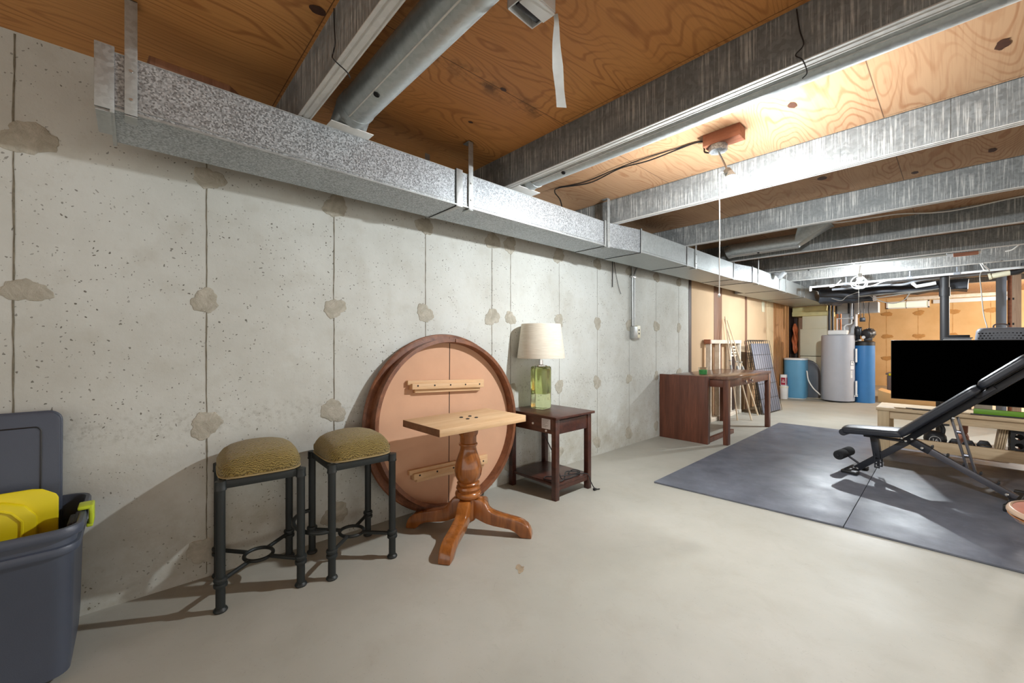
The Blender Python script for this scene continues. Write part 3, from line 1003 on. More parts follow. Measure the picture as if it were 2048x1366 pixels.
b = MB(); b.box((0.80, 11.02, 0.0), (1.08, 11.28, 1.768), 0.004); put(b, 'drop_duct', 'duct_silver', o)
for x in (0.76, 0.97, 1.02):
    b = MB(); b.box((x - 0.015, 10.985, 1.765), (x + 0.015, 11.0, 1.99), 0.002); put(b, 'duct_rib', 'steel_dark', o)

# ================================================================== LAMPS AND WIRING ON THE CEILING
def bulb_fixture(name, label, bx, by, bz, block, box_c, mat, cord_xy, cord_z, label_group=None):
    o = thing(name, label, 'light', (box_c[0], box_c[1], CEIL), 0)
    if block:
        b = MB(); b.box(block[0], block[1], 0.003); put(b, 'mounting_block', 'redwood', o)
    b = MB()
    r = 0.05
    zt = box_c[2]
    pts = [(r * math.cos(R(22.5 + 45 * i)), r * math.sin(R(22.5 + 45 * i))) for i in range(8)]
    b.prism(pts, 0.036, Matrix.Translation((box_c[0], box_c[1], zt - 0.036)), 0.003)
    put(b, 'junction_box', 'galv', o)
    b = MB()
    ctr = Vector((box_c[0], box_c[1], zt - 0.036))
    bl = Vector((bx, by, bz))
    d = (bl - ctr).normalized()
    nk = bl - d * 0.062
    b.tube(spline([ctr, ctr + Vector((0.012, 0, -0.025)), nk + Vector((-0.006, 0, 0.02)), nk], 5), 0.005, 8)
    put(b, 'stem', 'screw', o)
    rot = d.to_track_quat('Z', 'Y').to_matrix().to_4x4()
    hang = Vector((d.x * 0.3, d.y * 0.3, d.z)).normalized().to_track_quat('Z', 'Y').to_matrix().to_4x4()
    b = MB()
    b.lathe([(0.008, -0.012), (0.019, -0.008), (0.021, 0.0), (0.021, 0.022), (0.018, 0.026)], (0, 0, 0), 20, Matrix.Translation(nk) @ rot)
    put(b, 'socket', 'strap', o)
    b = MB()
    b.lathe([(0.013, -0.044), (0.016, -0.034), (0.0305, -0.010), (0.0315, -0.005), (0, -0.005)], (0, 0, 0), 20, Matrix.Translation(bl) @ hang)
    bc = put(b, 'bulb_collar', 'white_plastic', o)
    b = MB()
    b.lathe([(0.0315, -0.0045), (0.0322, 0.0), (0.0300, 0.012), (0.0235, 0.0225), (0.0125, 0.029), (0, 0.0315)], (0, 0, 0), 14, Matrix.Translation(bl) @ hang)
    put(b, 'bulb_dome', mat, bc)
    b = MB()
    cx, cy = cord_xy
    b.tube(spline([nk + Vector((-0.018, 0, 0.0)), Vector((cx + 0.006, cy, nk.z - 0.02)), Vector((cx, cy, nk.z - 0.06)), Vector((cx + 0.002, cy, cord_z[0] * 0.5 + nk.z * 0.5)), Vector((cx, cy, cord_z[0]))], 6), 0.0028, 8)
    b.ball((cx, cy, cord_z[0]), 0.007, 10, (1, 1, 1.6))
    put(b, 'pull_cord', 'white_cord', o)
    return o


bulb_fixture('ceiling_bulb', 'near lit bare bulb on a wood block with long white pull cord', 1.648, 2.425, 2.055,
             ((1.485, 2.445, 2.292), (1.685, 2.535, CEIL - 0.0005)), (1.555, 2.49, 2.292), 'bulb_near', (1.598, 2.39), (1.41,))
bulb_fixture('ceiling_bulb', 'far lit bare bulb with pull cord in front of the water heater', 1.612, 7.211, 2.02,
             None, (1.61, 7.24, CEIL - 0.001), 'bulb_far', (1.60, 7.18), (1.54,))

o = thing('junction_box', 'pale square ceiling box with white tape strip hanging down at the top edge', 'ceiling box', (1.5, 1.03, CEIL))
b = MB()
rz = Matrix.Translation((1.49, 1.015, 0)) @ Matrix.Rotation(R(3), 4, 'Z')
for a0, a1 in (((-0.055, -0.065, 2.300), (-0.050, 0.065, CEIL - 0.001)), ((0.050, -0.065, 2.300), (0.055, 0.065, CEIL - 0.001)), ((-0.055, 0.060, 2.300), (0.055, 0.065, CEIL - 0.001)), ((-0.055, -0.065, 2.300), (0.055, -0.060, CEIL - 0.001))):
    b.box(a0, a1, 0.001, 1, rz)
b.box((-0.055, -0.065, CEIL - 0.006), (0.055, 0.065, CEIL - 0.001), 0, 2, rz)
b.box((0.0, -0.063, 2.292), (0.053, 0.063, 2.300), 0.002, 2, rz)
b.use(1)
b.box((-0.03, -0.05, 2.305), (-0.01, 0.06, 2.325), 0.003, 2, rz)
put(b, 'metal_box', ['white_plastic', 'steel_dark'], o)
b = MB()
path = [(1.535, 1.09, 2.305), (1.537, 1.093, 2.27), (1.535, 1.094, 2.20), (1.538, 1.098, 2.12), (1.543, 1.103, 2.04), (1.549, 1.106, 1.975)]
wid = [0.008, 0.009, 0.014, 0.019, 0.016, 0.018]
sp = spline(path, 5)
t = bmesh.new()
pr = None
for i, p in enumerate(sp):
    w_ = wid[min(i // 5, 5)] * (1 - (i % 5) / 5) + wid[min(i // 5 + 1, 5)] * ((i % 5) / 5)
    a = R(45 + 12 * math.sin(i * 0.35))
    dv = Vector((math.cos(a), math.sin(a), 0.05 * math.sin(i)))
    cur = [t.verts.new(p - dv * w_), t.verts.new(p + dv * w_)]
    if pr:
        t.faces.new((pr[0], pr[1], cur[1], cur[0]))
    pr = cur
bmesh.ops.solidify(t, geom=t.faces[:], thickness=0.0012)
b.merge(t)
put(b, 'tape_strip', 'tape', o)

b = MB()
zc = CEIL - 0.008
b.tube(spline([(1.515, 2.49, 2.262), (1.475, 2.50, 2.285), (1.462, 2.52, zc - 0.03), (1.44, 2.49, zc), (1.134, 2.479, zc - 0.012), (0.915, 2.469, zc), (0.631, 2.511, zc - 0.006), (0.40, 2.43, zc), (0.37, 2.41, zc - 0.03), (0.43, 2.40, 2.25), (0.47, 2.38, 2.175)], 8), 0.0045, 8)
b.tube(spline([(1.44, 2.485, zc - 0.004), (1.134, 2.45, zc), (0.915, 2.44, zc - 0.008), (0.60, 2.48, zc), (0.40, 2.42, zc)], 8), 0.0035, 8)
tag(put(b, 'electrical_cable', 'black_cord'), 'black cable stapled across the plywood from near bulb to the duct', 'cable')
b = MB()
zc = CEIL - 0.012
b.tube(spline([(1.62, 4.95, zc + 0.004), (1.66, 5.02, zc - 0.02), (1.75, 5.06, zc - 0.028), (2.0, 5.16, zc - 0.012), (2.138, 5.245, zc), (2.455, 5.377, zc - 0.02), (2.9, 5.36, zc + 0.004), (3.4, 5.39, zc)], 8), 0.006, 8)
tag(put(b, 'electrical_cable', 'white_cord'), 'grey white cable sagging along the joist beyond the wedge boot', 'cable')

# thin wire tied around the first two joists
for y, x, lb in ((0.5356, 0.98, 'thin dark wire hooked over the joist nearest the duct end'), (1.764, 2.11, 'thin dark wire hooked over the joist in front of the near bulb')):
    b = MB()
    b.tube(spline([(x - 0.01, y - 0.006, CEIL - 0.01), (x, y - 0.008, 2.27), (x + 0.012, y - 0.01, 2.21), (x - 0.012, y - 0.01, 2.185), (x + 0.01, y - 0.014, ZB - 0.004), (x + 0.014, y + 0.03, ZB - 0.03), (x - 0.004, y + 0.05, ZB - 0.035)], 6), 0.0022, 6)
    tag(put(b, 'tie_wire', 'black_cord'), lb, 'wire')

# conduit with outlet box on the concrete wall
o = thing('wall_conduit', 'grey conduit pair running down the concrete wall to an outlet box', 'conduit', (0.02, 4.14, 1.2))
b = MB()
b.tube(spline([(0.03, 4.22, 2.08), (0.03, 4.20, 2.0), (0.024, 4.165, 1.93), (0.022, 4.158, 1.86), (0.022, 4.155, 1.34)], 6), 0.011, 10)
b.tube(spline([(0.03, 4.12, 2.08), (0.022, 4.12, 1.86), (0.022, 4.125, 1.34)], 6), 0.011, 10)
put(b, 'pipe', 'strap', o)
b = MB(); b.box((0.0, 4.095, 1.885), (0.036, 4.185, 1.905), 0.003); put(b, 'pipe_strap', 'screw', o)
b = MB(); b.box((0.001, 4.10, 1.195), (0.055, 4.18, 1.335), 0.004); put(b, 'outlet_box', 'strap', o)
b = MB(); b.box((0.001, 4.182, 1.205), (0.05, 4.25, 1.345), 0.004); b.use(1)
b.box((0.049, 4.205, 1.285), (0.0515, 4.225, 1.305)); b.box((0.049, 4.205, 1.245), (0.0515, 4.225, 1.265))
put(b, 'outlet_plate', ['cream', 'ink'], o)

# ================================================================== BAR STOOLS
def make_stool():
    o = thing('bar_stool', 'olive upholstered black iron stool left of the other, over the wall crack', 'stool', (0, 0, 0), 0, 'olive topped iron bar stools')
    hx, hy = 0.166, 0.155
    for sx in (1, -1):
        for sy in (-1, 1):
            b = MB()
            x, y = sx * hx, sy * hy
            b.lathe([(0.0, 0), (0.024, 0), (0.027, 0.006), (0.024, 0.013), (0.0178, 0.018), (0.0178, 0.104), (0.0255, 0.107), (0.0265, 0.114), (0.0255, 0.120), (0.0205, 0.123), (0.0205, 0.128), (0.0255, 0.131), (0.0265, 0.138), (0.0250, 0.144), (0.0178, 0.148), (0.0178, 0.515), (0.0225, 0.517), (0.0225, 0.523), (0.021, 0.526), (0.021, 0.556), (0, 0.556)], (x, y, 0), 24)
            put(b, 'leg', 'black_iron', o, 40, None, True)
    b = MB()
    for (x0, y0, x1, y1) in ((hx, -hy, hx, hy), (-hx, -hy, -hx, hy), (-hx, -hy, hx, -hy), (-hx, hy, hx, hy)):
        b.bar((x0, y0, 0.538), (x1, y1, 0.538), 0.012, 0.034, 0.002)
    put(b, 'seat_frame', 'black_iron', o, 40, None, True)
    b = MB()
    zc = 0.128
    b.tube([(0.068 * math.cos(2 * math.pi * i / 40), 0.060 * math.sin(2 * math.pi * i / 40), zc) for i in range(40)], 0.0085, 10, True)
    for sx in (1, -1):
        for sy in (-1, 1):
            b.tube([(sx * (hx - 0.01), sy * (hy - 0.01), zc), (sx * 0.050, sy * 0.042, zc)], 0.0095, 10)
    put(b, 'stretcher_ring', 'black_iron', o, 40, None, True)
    b = MB()
    ax, ay = 0.178, 0.163

    def cush(u, v):
        a = 2 * math.pi * u
        c, s = math.cos(a), math.sin(a)
        k = 1.0 / (abs(c) ** 5 + abs(s) ** 5) ** 0.2
        prof = [(0.0, 0.560), (0.90, 0.557), (0.985, 0.562), (1.015, 0.580), (1.01, 0.600), (0.96, 0.624), (0.86, 0.646), (0.70, 0.662), (0.45, 0.674), (0.2, 0.679), (0.0, 0.680)]
        t = v * (len(prof) - 1)
        i = min(int(t), len(prof) - 2)
        f = t - i
        r = prof[i][0] * (1 - f) + prof[i + 1][0] * f
        z = prof[i][1] * (1 - f) + prof[i + 1][1] * f
        corner = max(0, k - 1) * 0.05
        rr = r * k * (1 - corner * max(0, (z - 0.57)) * 6)
        if z > 0.60:
            z -= 0.05 * (k - 1) * r * r
        return Vector((ax * rr * c, ay * rr * s, z))
    b.grid(cush, 72, 34, True)
    cu = put(b, 'cushion', 'olive', o, 80, None, True)
    b = MB()
    b.tube([(ax * 1.0 * (1.0 / (abs(math.cos(a)) ** 5 + abs(math.sin(a)) ** 5) ** 0.2) * math.cos(a), ay * 1.0 * (1.0 / (abs(math.cos(a)) ** 5 + abs(math.sin(a)) ** 5) ** 0.2) * math.sin(a), 0.5615) for a in [2 * math.pi * i / 72 for i in range(72)]], 0.0042, 8, True)
    put(b, 'welt', 'welt', cu, 60, None, True)
    return o


st = make_stool()
st2 = dup(st, (0.272, 0.866, 0), R(-1.6), 'olive upholstered black iron stool nearer the round tabletop, with a curved footrest', 'olive topped iron bar stools')
st.location = (0.209, 0.442, 0)
st.rotation_euler = (0, 0, R(-5.7))
MW[st] = Matrix.Translation(st.location) @ Matrix.Rotation(R(-5.7), 4, 'Z')
b = MB()
b.tube(spline([(0.166, -0.155, 0.235), (0.155, -0.21, 0.235), (0.09, -0.262, 0.235), (0, -0.28, 0.235), (-0.09, -0.262, 0.235), (-0.155, -0.21, 0.235), (-0.166, -0.155, 0.235)], 6), 0.0105, 10)
put(b, 'footrest', 'black_iron', st2, 60, None, True)

# ================================================================== ROUND TABLETOP LEANING ON THE WALL
RT = 0.595
xb, yb = 0.155, 1.612
tilt = math.asin((xb - 0.045) / (2 * RT))
rtop = thing('round_tabletop', 'large round tabletop leaning on the concrete wall, its pinkish underside showing', 'tabletop', (xb, yb, 0))
ca, sa = math.cos(tilt), math.sin(tilt)
# local frame: X along the wall, Y up the disc, Z out of the underside
FR = Matrix(((0, -sa, ca, 0), (1, 0, 0, 0), (0, ca, sa, 0), (0, 0, 0, 1)))
roll = R(-4)
ctr_rt = Vector((xb, yb, 0.0)) + Vector((-sa, 0, ca)) * (RT + 0.012)
MT = Matrix.Translation(ctr_rt) @ FR @ Matrix.Rotation(roll, 4, 'Z')


def half(mb, r, x_gap, z0, z1, r_in=0.0, n=48, M_=None):
    """two half discs (or half rings) parted by the leaf seam"""
    for sgn in (1, -1):
        outer = []
        for i in range(n + 1):
            a = math.pi * (i / n) - math.pi / 2
            outer.append((sgn * max(x_gap, r * math.cos(a)), r * math.sin(a)))
        if r_in:
            inner = []
            for i in range(n + 1):
                a = math.pi * (i / n) - math.pi / 2
                inner.append((sgn * max(x_gap, r_in * math.cos(a)), r_in * math.sin(a)))
            pts = outer + inner[::-1]
        else:
            pts = outer
        mb.prism(pts, z1 - z0, M_ @ Matrix.Translation((0, 0, z0)))


b = MB(); half(b, RT, 0.0012, -0.034, -0.006, 0, 48, MT)
b.tube([MT @ Vector((RT * math.cos(2 * math.pi * i / 90), RT * math.sin(2 * math.pi * i / 90), -0.020)) for i in range(90)], 0.0145, 10, True)
put(b, 'top_board', 'rim_wood', rtop, 30)
b = MB(); half(b, RT - 0.03, 0.0035, -0.006, 0.0, 0, 48, MT); put(b, 'underside', 'mdf', rtop, 30)
b = MB(); b.box((-0.0034, -RT + 0.05, -0.02), (0.0034, RT - 0.05, -0.001), 0, 2, MT); put(b, 'leaf_seam', 'mdf_dark', rtop)
b = MB(); half(b, RT - 0.026, 0.004, -0.004, 0.072, RT - 0.050, 48, MT); put(b, 'apron_ring', 'rim_wood', rtop, 30)
for y0, y1, xa, xb2, rr in ((0.225, 0.285, -0.31, 0.275, 1.5), (-0.335, -0.275, -0.31, 0.285, 3.0)):
    b = MB()
    mr = MT @ Matrix.Rotation(R(rr), 4, 'Z')
    b.box((xa, y0, 0.0), (xb2, y1 - 0.022, 0.050), 0.003, 2, mr)
    b.box((xa - 0.02, y1 - 0.03, 0.0), (xb2 + 0.02, y1, 0.028), 0.003, 2, mr)
    b.box((xa + 0.03, y0 - 0.022, 0.0), (xb2 - 0.02, y0, 0.030), 0.003, 2, mr)
    b.use(1)
    for k in range(5):
        px = xa + 0.04 + k * (xb2 - xa - 0.08) / 4
        b.cyl(mr @ Vector((px, (y0 + y1) / 2 - 0.006, 0.046)), mr @ Vector((px, (y0 + y1) / 2 - 0.006, 0.0515)), 0.006, None, 10)
    put(b, 'cleat', ['maple', 'hole'], rtop)

# ================================================================== PEDESTAL TABLE BASE
PX, PY = 0.474, 1.497
ped = thing('pedestal_table', 'varnished wood pedestal table base with a raw rectangular top board', 'table', (PX, PY, 0))
b = MB()
b.lathe([(0.0, 0.075), (0.045, 0.075), (0.056, 0.095), (0.056, 0.205), (0.070, 0.212), (0.078, 0.222), (0.080, 0.234), (0.077, 0.244), (0.066, 0.250), (0.069, 0.262), (0.074, 0.268), (0.070, 0.280), (0.060, 0.284), (0.066, 0.292), (0.069, 0.299), (0.064, 0.306), (0.058, 0.309), (0.070, 0.325), (0.079, 0.345), (0.083, 0.372), (0.081, 0.400), (0.073, 0.435), (0.062, 0.465), (0.052, 0.492), (0.048, 0.512), (0.050, 0.524), (0.056, 0.527), (0.058, 0.533), (0.055, 0.539), (0.050, 0.542), (0.050, 0.575), (0.052, 0.585), (0.058, 0.592), (0.061, 0.603), (0.060, 0.645), (0.0, 0.645)], (PX, PY, 0), 40)
put(b, 'column', 'cherry', ped, 45)
leg2d = [(0.035, 0.205), (0.075, 0.207), (0.095, 0.198), (0.115, 0.178), (0.130, 0.150), (0.150, 0.137), (0.180, 0.127), (0.220, 0.117), (0.262, 0.109), (0.305, 0.101), (0.340, 0.090), (0.366, 0.072), (0.382, 0.050), (0.390, 0.026), (0.394, 0.0), (0.330, 0.0), (0.318, 0.010), (0.296, 0.030), (0.262, 0.044), (0.215, 0.050), (0.165, 0.056), (0.120, 0.066), (0.085, 0.080), (0.060, 0.092), (0.035, 0.096)]
for ang in (36.7 - 90 - 2, 36.7, 36.7 + 90, 36.7 + 180):
    b = MB()
    c, s = math.cos(R(ang)), math.sin(R(ang))
    m4 = Matrix(((c, 0, s, PX), (s, 0, -c, PY), (0, 1, 0, 0), (0, 0, 0, 1))) @ Matrix.Translation((0, 0, -0.034))
    b.prism(leg2d, 0.068, m4, 0.006, 2)
    put(b, 'leg', 'cherry', ped, 40)
b = MB()
rzp = Matrix.Translation((0.456, 1.497, 0)) @ Matrix.Rotation(R(0.8), 4, 'Z')
b.box((-0.195, -0.322, 0.650), (0.195, 0.322, 0.691), 0.003, 2, rzp)
b.use(1)
b.box((-0.193, -0.3232, 0.651), (0.193, -0.3205, 0.690), 0, 2, rzp)
tb = put(b, 'top_board', ['maple', 'maple_edge_shaded'], ped)
for dx, dy in ((-0.03, -0.03), (0.035, -0.03), (-0.03, 0.035), (0.035, 0.035)):
    b = MB(); b.lathe([(0, 0), (0.011, 0), (0.011, 0.004), (0.006, 0.006), (0, 0.006)], (PX + dx, PY + dy, 0.691), 6); put(b, 'bolt', 'steel_dark', tb)
b = MB(); b.box((PX - 0.09, PY - 0.09, 0.640), (PX + 0.09, PY + 0.09, 0.650), 0.002); put(b, 'mounting_plate', 'cherry', ped)

# ================================================================== SIDE TABLE, LAMP
et = thing('side_table', 'small espresso side table with lower shelf beside the round tabletop', 'table', (0.28, 2.45, 0))
X0, X1, Y0, Y1 = 0.030, 0.532, 2.236, 2.662
b = MB(); b.box((X0 - 0.015, Y0 - 0.018, 0.592), (X1 + 0.02, Y1 + 0.022, 0.611), 0.003); put(b, 'top', 'espresso', et)
for x in (X0, X1 - 0.042):
    for y in (Y0, Y1 - 0.042):
        b = MB(); b.box((x, y, 0), (x + 0.042, y + 0.042, 0.592), 0.002); put(b, 'leg', 'espresso', et)
b = MB()
b.box((X0 + 0.04, Y0 + 0.004, 0.480), (X1 - 0.04, Y0 + 0.02, 0.592)); b.box((X0 + 0.04, Y1 - 0.02, 0.480), (X1 - 0.04, Y1 - 0.004, 0.592))
b.box((X0 + 0.004, Y0 + 0.04, 0.480), (X0 + 0.02, Y1 - 0.04, 0.592))
eap = put(b, 'apron', 'espresso', et)
b = MB(); b.box((X1 - 0.026, Y0 + 0.043, 0.480), (X1 - 0.006, Y1 - 0.043, 0.580), 0.002); put(b, 'drawer_front', 'espresso', et)
b = MB(); b.box((X0 + 0.01, Y0 + 0.01, 0.098), (X1 - 0.006, Y1 - 0.01, 0.118), 0.002)
b.box((X1 - 0.026, Y0 + 0.043, 0.070), (X1 - 0.006, Y1 - 0.043, 0.098)); put(b, 'shelf', 'espresso', et)
b = MB()
b.box((0.392, Y0 + 0.0015, 0.512), (0.478, Y0 + 0.0035, 0.586))
b.use(1)
for i in range(9):
    w_ = [0.07, 0.06, 0.066, 0.05, 0.07, 0.03, 0.062, 0.055, 0.04][i]
    b.box((0.398, Y0 + 0.0008, 0.578 - i * 0.0066), (0.398 + w_, Y0 + 0.0016, 0.5795 - i * 0.0066))
put(b, 'paper_label', ['paper', 'ink'], eap)
for x, z in ((0.30, 0.535), (0.437, 0.498)):
    b = MB(); b.cyl((x, Y0 + 0.006, z), (x, Y0 - 0.002, z), 0.008, None, 12); put(b, 'screw_cap', 'white_plastic', eap)

lp = thing('table_lamp', 'table lamp with square green glass base and cream linen shade', 'lamp', (0.185, 2.45, 0.612))
LX, LY, LZ = 0.185, 2.45, 0.612


def sq(r, a, p=7):
    c, s = math.cos(a), math.sin(a)
    k = 1.0 / (abs(c) ** p + abs(s) ** p) ** (1.0 / p)
    return r * k * c, r * k * s


LM = Matrix.Translation((LX, LY, LZ)) @ Matrix.Rotation(R(12), 4, 'Z')


def lampglass(prof, p, mb):
    n = 64

    def fn(u, v):
        t = v * (len(prof) - 1)
        i = min(int(round(t)), len(prof) - 1)
        r, z = prof[i]
        x, y = sq(r, 2 * math.pi * u, p)
        return LM @ Vector((x, y, z))
    mb.grid(fn, n, len(prof), True)


b = MB()
prof = [(0.0, 0.001), (0.052, 0.001), (0.062, 0.004), (0.066, 0.012), (0.0665, 0.040), (0.066, 0.118), (0.0645, 0.121), (0.066, 0.124), (0.0665, 0.20), (0.0665, 0.320), (0.065, 0.336), (0.058, 0.345), (0.03, 0.348), (0.0, 0.348)]
lampglass(prof, 8, b)
prof2 = [(0.0, 0.328), (0.045, 0.328), (0.053, 0.322), (0.0575, 0.310), (0.0575, 0.135), (0.054, 0.124), (0.0, 0.120)]
lampglass(prof2, 8, b)
put(b, 'glass_base', 'green_glass', lp, 50)
b = MB()
b.lathe([(0, 0), (0.05, 0), (0.05, 0.006), (0.02, 0.012), (0, 0.012)], (LX, LY, LZ + 0.3475), 24)
b.cyl((LX, LY, LZ + 0.355), (LX, LY, LZ + 0.43), 0.009)
b.cyl((LX, LY, LZ + 0.352), (LX, LY, LZ + 0.395), 0.016)
put(b, 'neck', 'chrome', lp)
b = MB()
z0, z1, r0, r1 = LZ + 0.412, LZ + 0.690, 0.195, 0.160
b.lathe([(r0, z0), (r0 + 0.001, z0 + 0.004), (r1 + 0.001, z1 - 0.004), (r1, z1), (r1 - 0.004, z1), (r1 - 0.004, z1 - 0.004), (r0 - 0.004, z0 + 0.004), (r0 - 0.004, z0), (r0, z0)], (LX, LY, 0), 64, None, False)
shade_o = put(b, 'lamp_shade', 'linen', lp, 50)
b = MB()
for i in range(3):
    a = 2 * math.pi * i / 3 + 0.4
    b.tube([(LX, LY, z1 - 0.03), (LX + (r1 - 0.003) * math.cos(a), LY + (r1 - 0.003) * math.sin(a), z1 - 0.008)], 0.002, 6)
b.tube([(LX + 0.012 * math.cos(2 * math.pi * i / 16), LY + 0.012 * math.sin(2 * math.pi * i / 16), z1 - 0.03) for i in range(16)], 0.002, 6, True)
b.cyl((LX, LY, LZ + 0.43), (LX, LY, z1 - 0.02), 0.004, None, 8)
put(b, 'shade_ring', 'chrome', shade_o)

b = MB()
zc = 0.124
b.tube(spline([(0.36, Y0 + 0.03, 0.50), (0.40, Y0 + 0.06, 0.40), (0.47, Y0 + 0.07, 0.28), (0.485, Y0 + 0.10, 0.16), (0.50, Y0 + 0.14, zc), (0.505, Y0 + 0.30, zc + 0.004), (0.45, Y0 + 0.36, zc), (0.40, Y0 + 0.28, zc + 0.006), (0.45, Y0 + 0.20, zc), (0.515, Y0 + 0.10, zc + 0.004), (0.50, Y0 + 0.06, zc + 0.006), (0.40, Y0 + 0.03, zc), (0.36, Y0 + 0.08, zc), (0.42, Y0 + 0.12, zc + 0.006), (0.49, Y0 + 0.24, zc + 0.012), (0.47, Y0 + 0.36, zc + 0.008), (0.42, Y0 + 0.33, zc + 0.014), (0.47, Y0 + 0.22, zc + 0.014), (0.515, Y0 + 0.31, zc + 0.01), (0.545, Y0 + 0.36, zc), (0.555, Y0 + 0.39, 0.06), (0.57, Y0 + 0.42, 0.006), (0.60, Y0 + 0.44, 0.006), (0.585, Y0 + 0.40, 0.006)], 8), 0.0038, 8)
b.box((0.575, Y0 + 0.385, 0.001), (0.595, Y0 + 0.41, 0.018), 0.003)
tag(put(b, 'lamp_cord', 'black_cord'), 'black cord looped on the lower shelf of the side table', 'cord')

# ================================================================== STORAGE TOTE IN THE CORNER OF THE FRAME
tt = thing('storage_tote', 'slate grey storage tote with lime latch at the left edge', 'tote', (0.27, -0.55, 0))
TX0, TX1, TY0, TY1, TH_ = 0.035, 0.495, -1.06, -0.128, 0.53


def rr(x0, x1, y0, y1, r, n=6):
    o_ = []
    for cx, cy, a0 in ((x1 - r, y1 - r, 0), (x0 + r, y1 - r, 90), (x0 + r, y0 + r, 180), (x1 - r, y0 + r, 270)):
        for i in range(n + 1):
            a = R(a0 + 90 * i / n)
            o_.append((cx + r * math.cos(a), cy + r * math.sin(a)))
    return o_


def loft(mb, levels):
    """levels: (inset, z, corner radius)"""
    t = bmesh.new()
    rings = []
    for ins, z, r in levels:
        rings.append([t.verts.new((x, y, z)) for x, y in rr(TX0 + ins, TX1 - ins, TY0 + ins, TY1 - ins, r)])
    for a, c in zip(rings[:-1], rings[1:]):
        n = len(a)
        for i in range(n):
            t.faces.new((a[i], a[(i + 1) % n], c[(i + 1) % n], c[i]))
    t.faces.new(rings[0][::-1])
    t.faces.new(rings[-1])
    mb.merge(t)


b = MB()
loft(b, [(0.075, 0.0, 0.06), (0.062, 0.006, 0.06), (0.056, 0.016, 0.06), (0.026, 0.435, 0.06), (0.026, 0.44, 0.06), (0.010, 0.442, 0.062), (0.008, 0.447, 0.062), (0.008, 0.462, 0.062), (0.010, 0.467, 0.062), (0.018, 0.470, 0.06), (0.018, 0.497, 0.06), (0.002, 0.500, 0.062), (0.0, 0.505, 0.062), (0.0, 0.522, 0.062), (0.004, 0.530, 0.062), (0.014, 0.530, 0.06), (0.020, 0.520, 0.056), (0.030, 0.10, 0.05), (0.034, 0.03, 0.05)])
put(b, 'bin_body', 'tote_grey', tt, 40)
b = MB()
yl, xl = TY1, 0.285
b.box((xl - 0.035, yl - 0.024, 0.532), (xl + 0.035, yl + 0.012, 0.546), 0.005, 3)
b.box((xl - 0.035, yl + 0.004, 0.475), (xl + 0.035, yl + 0.018, 0.546), 0.005, 3)
b.box((xl - 0.033, yl - 0.002, 0.466), (xl + 0.033, yl + 0.016, 0.480), 0.004, 3)
put(b, 'latch', 'lime', tt)
b = MB()
b.box((0.20, TY1 - 0.036, 0.40), (0.33, TY1 - 0.022, 0.50), 0.004); b.box((0.21, TY1 - 0.05, 0.47), (0.32, TY1 - 0.03, 0.495), 0.004)
put(b, 'handle_pocket', 'tote_inner', tt)
# its lid and another tote's yellow lid stand on edge inside
b = MB()
ML = Matrix.Translation((0.075, -0.60, 0.36)) @ Matrix.Rotation(R(-3), 4, 'Y')


def yz(pts_m):
    return ML @ Matrix(((0, 0, 1, 0), (1, 0, 0, 0), (0, 1, 0, 0), (0, 0, 0, 1)))


b.prism(rr(-0.39, 0.39, 0, 0.52, 0.04), 0.016, yz(0), 0.005, 3)
b.prism(rr(-0.385, 0.385, 0.005, 0.515, 0.038), 0.012, yz(0) @ Matrix.Translation((0, 0, 0.012)), 0.005, 2)
b.use(1)
pl = rr(-0.335, 0.335, 0.045, 0.46, 0.02)
b.tube([yz(0) @ Vector((x, y, 0.0245)) for x, y in pl], 0.0028, 6, True)
tag(put(b, 'tote_lid', ['tote_grey', 'tote_inner']), 'slate grey tote lid standing on edge at the back of the tote', 'lid')
b = MB()
ML2 = Matrix.Translation((0.205, -0.575, 0.13)) @ Matrix.Rotation(R(-2), 4, 'Y') @ Matrix(((0, 0, 1, 0), (1, 0, 0, 0), (0, 1, 0, 0), (0, 0, 0, 1)))
pts = [(-0.36, 0.02), (0.36, 0.02), (0.366, 0.03), (0.366, 0.435), (0.36, 0.45), (0.325, 0.475), (0.30, 0.480), (-0.30, 0.480), (-0.366, 0.43), (-0.366, 0.03)]
b.prism(pts, 0.010, ML2, 0.004, 2)
p2 = [(-0.30, 0.08), (0.24, 0.08), (0.315, 0.16), (0.315, 0.385), (0.285, 0.43), (0.235, 0.452), (-0.30, 0.452)]
b.prism(p2, 0.022, ML2 @ Matrix.Translation((0, 0, 0.008)), 0.008, 2)
p3 = [(-0.28, 0.10), (0.21, 0.10), (0.28, 0.17), (0.28, 0.375), (0.255, 0.41), (0.22, 0.428), (-0.28, 0.428)]
b.tube([ML2 @ Vector((x, y, 0.031)) for x, y in p3], 0.004, 6, True)
tag(put(b, 'tote_lid', 'yellow'), 'bright yellow plastic lid sticking up out of the tote', 'lid')

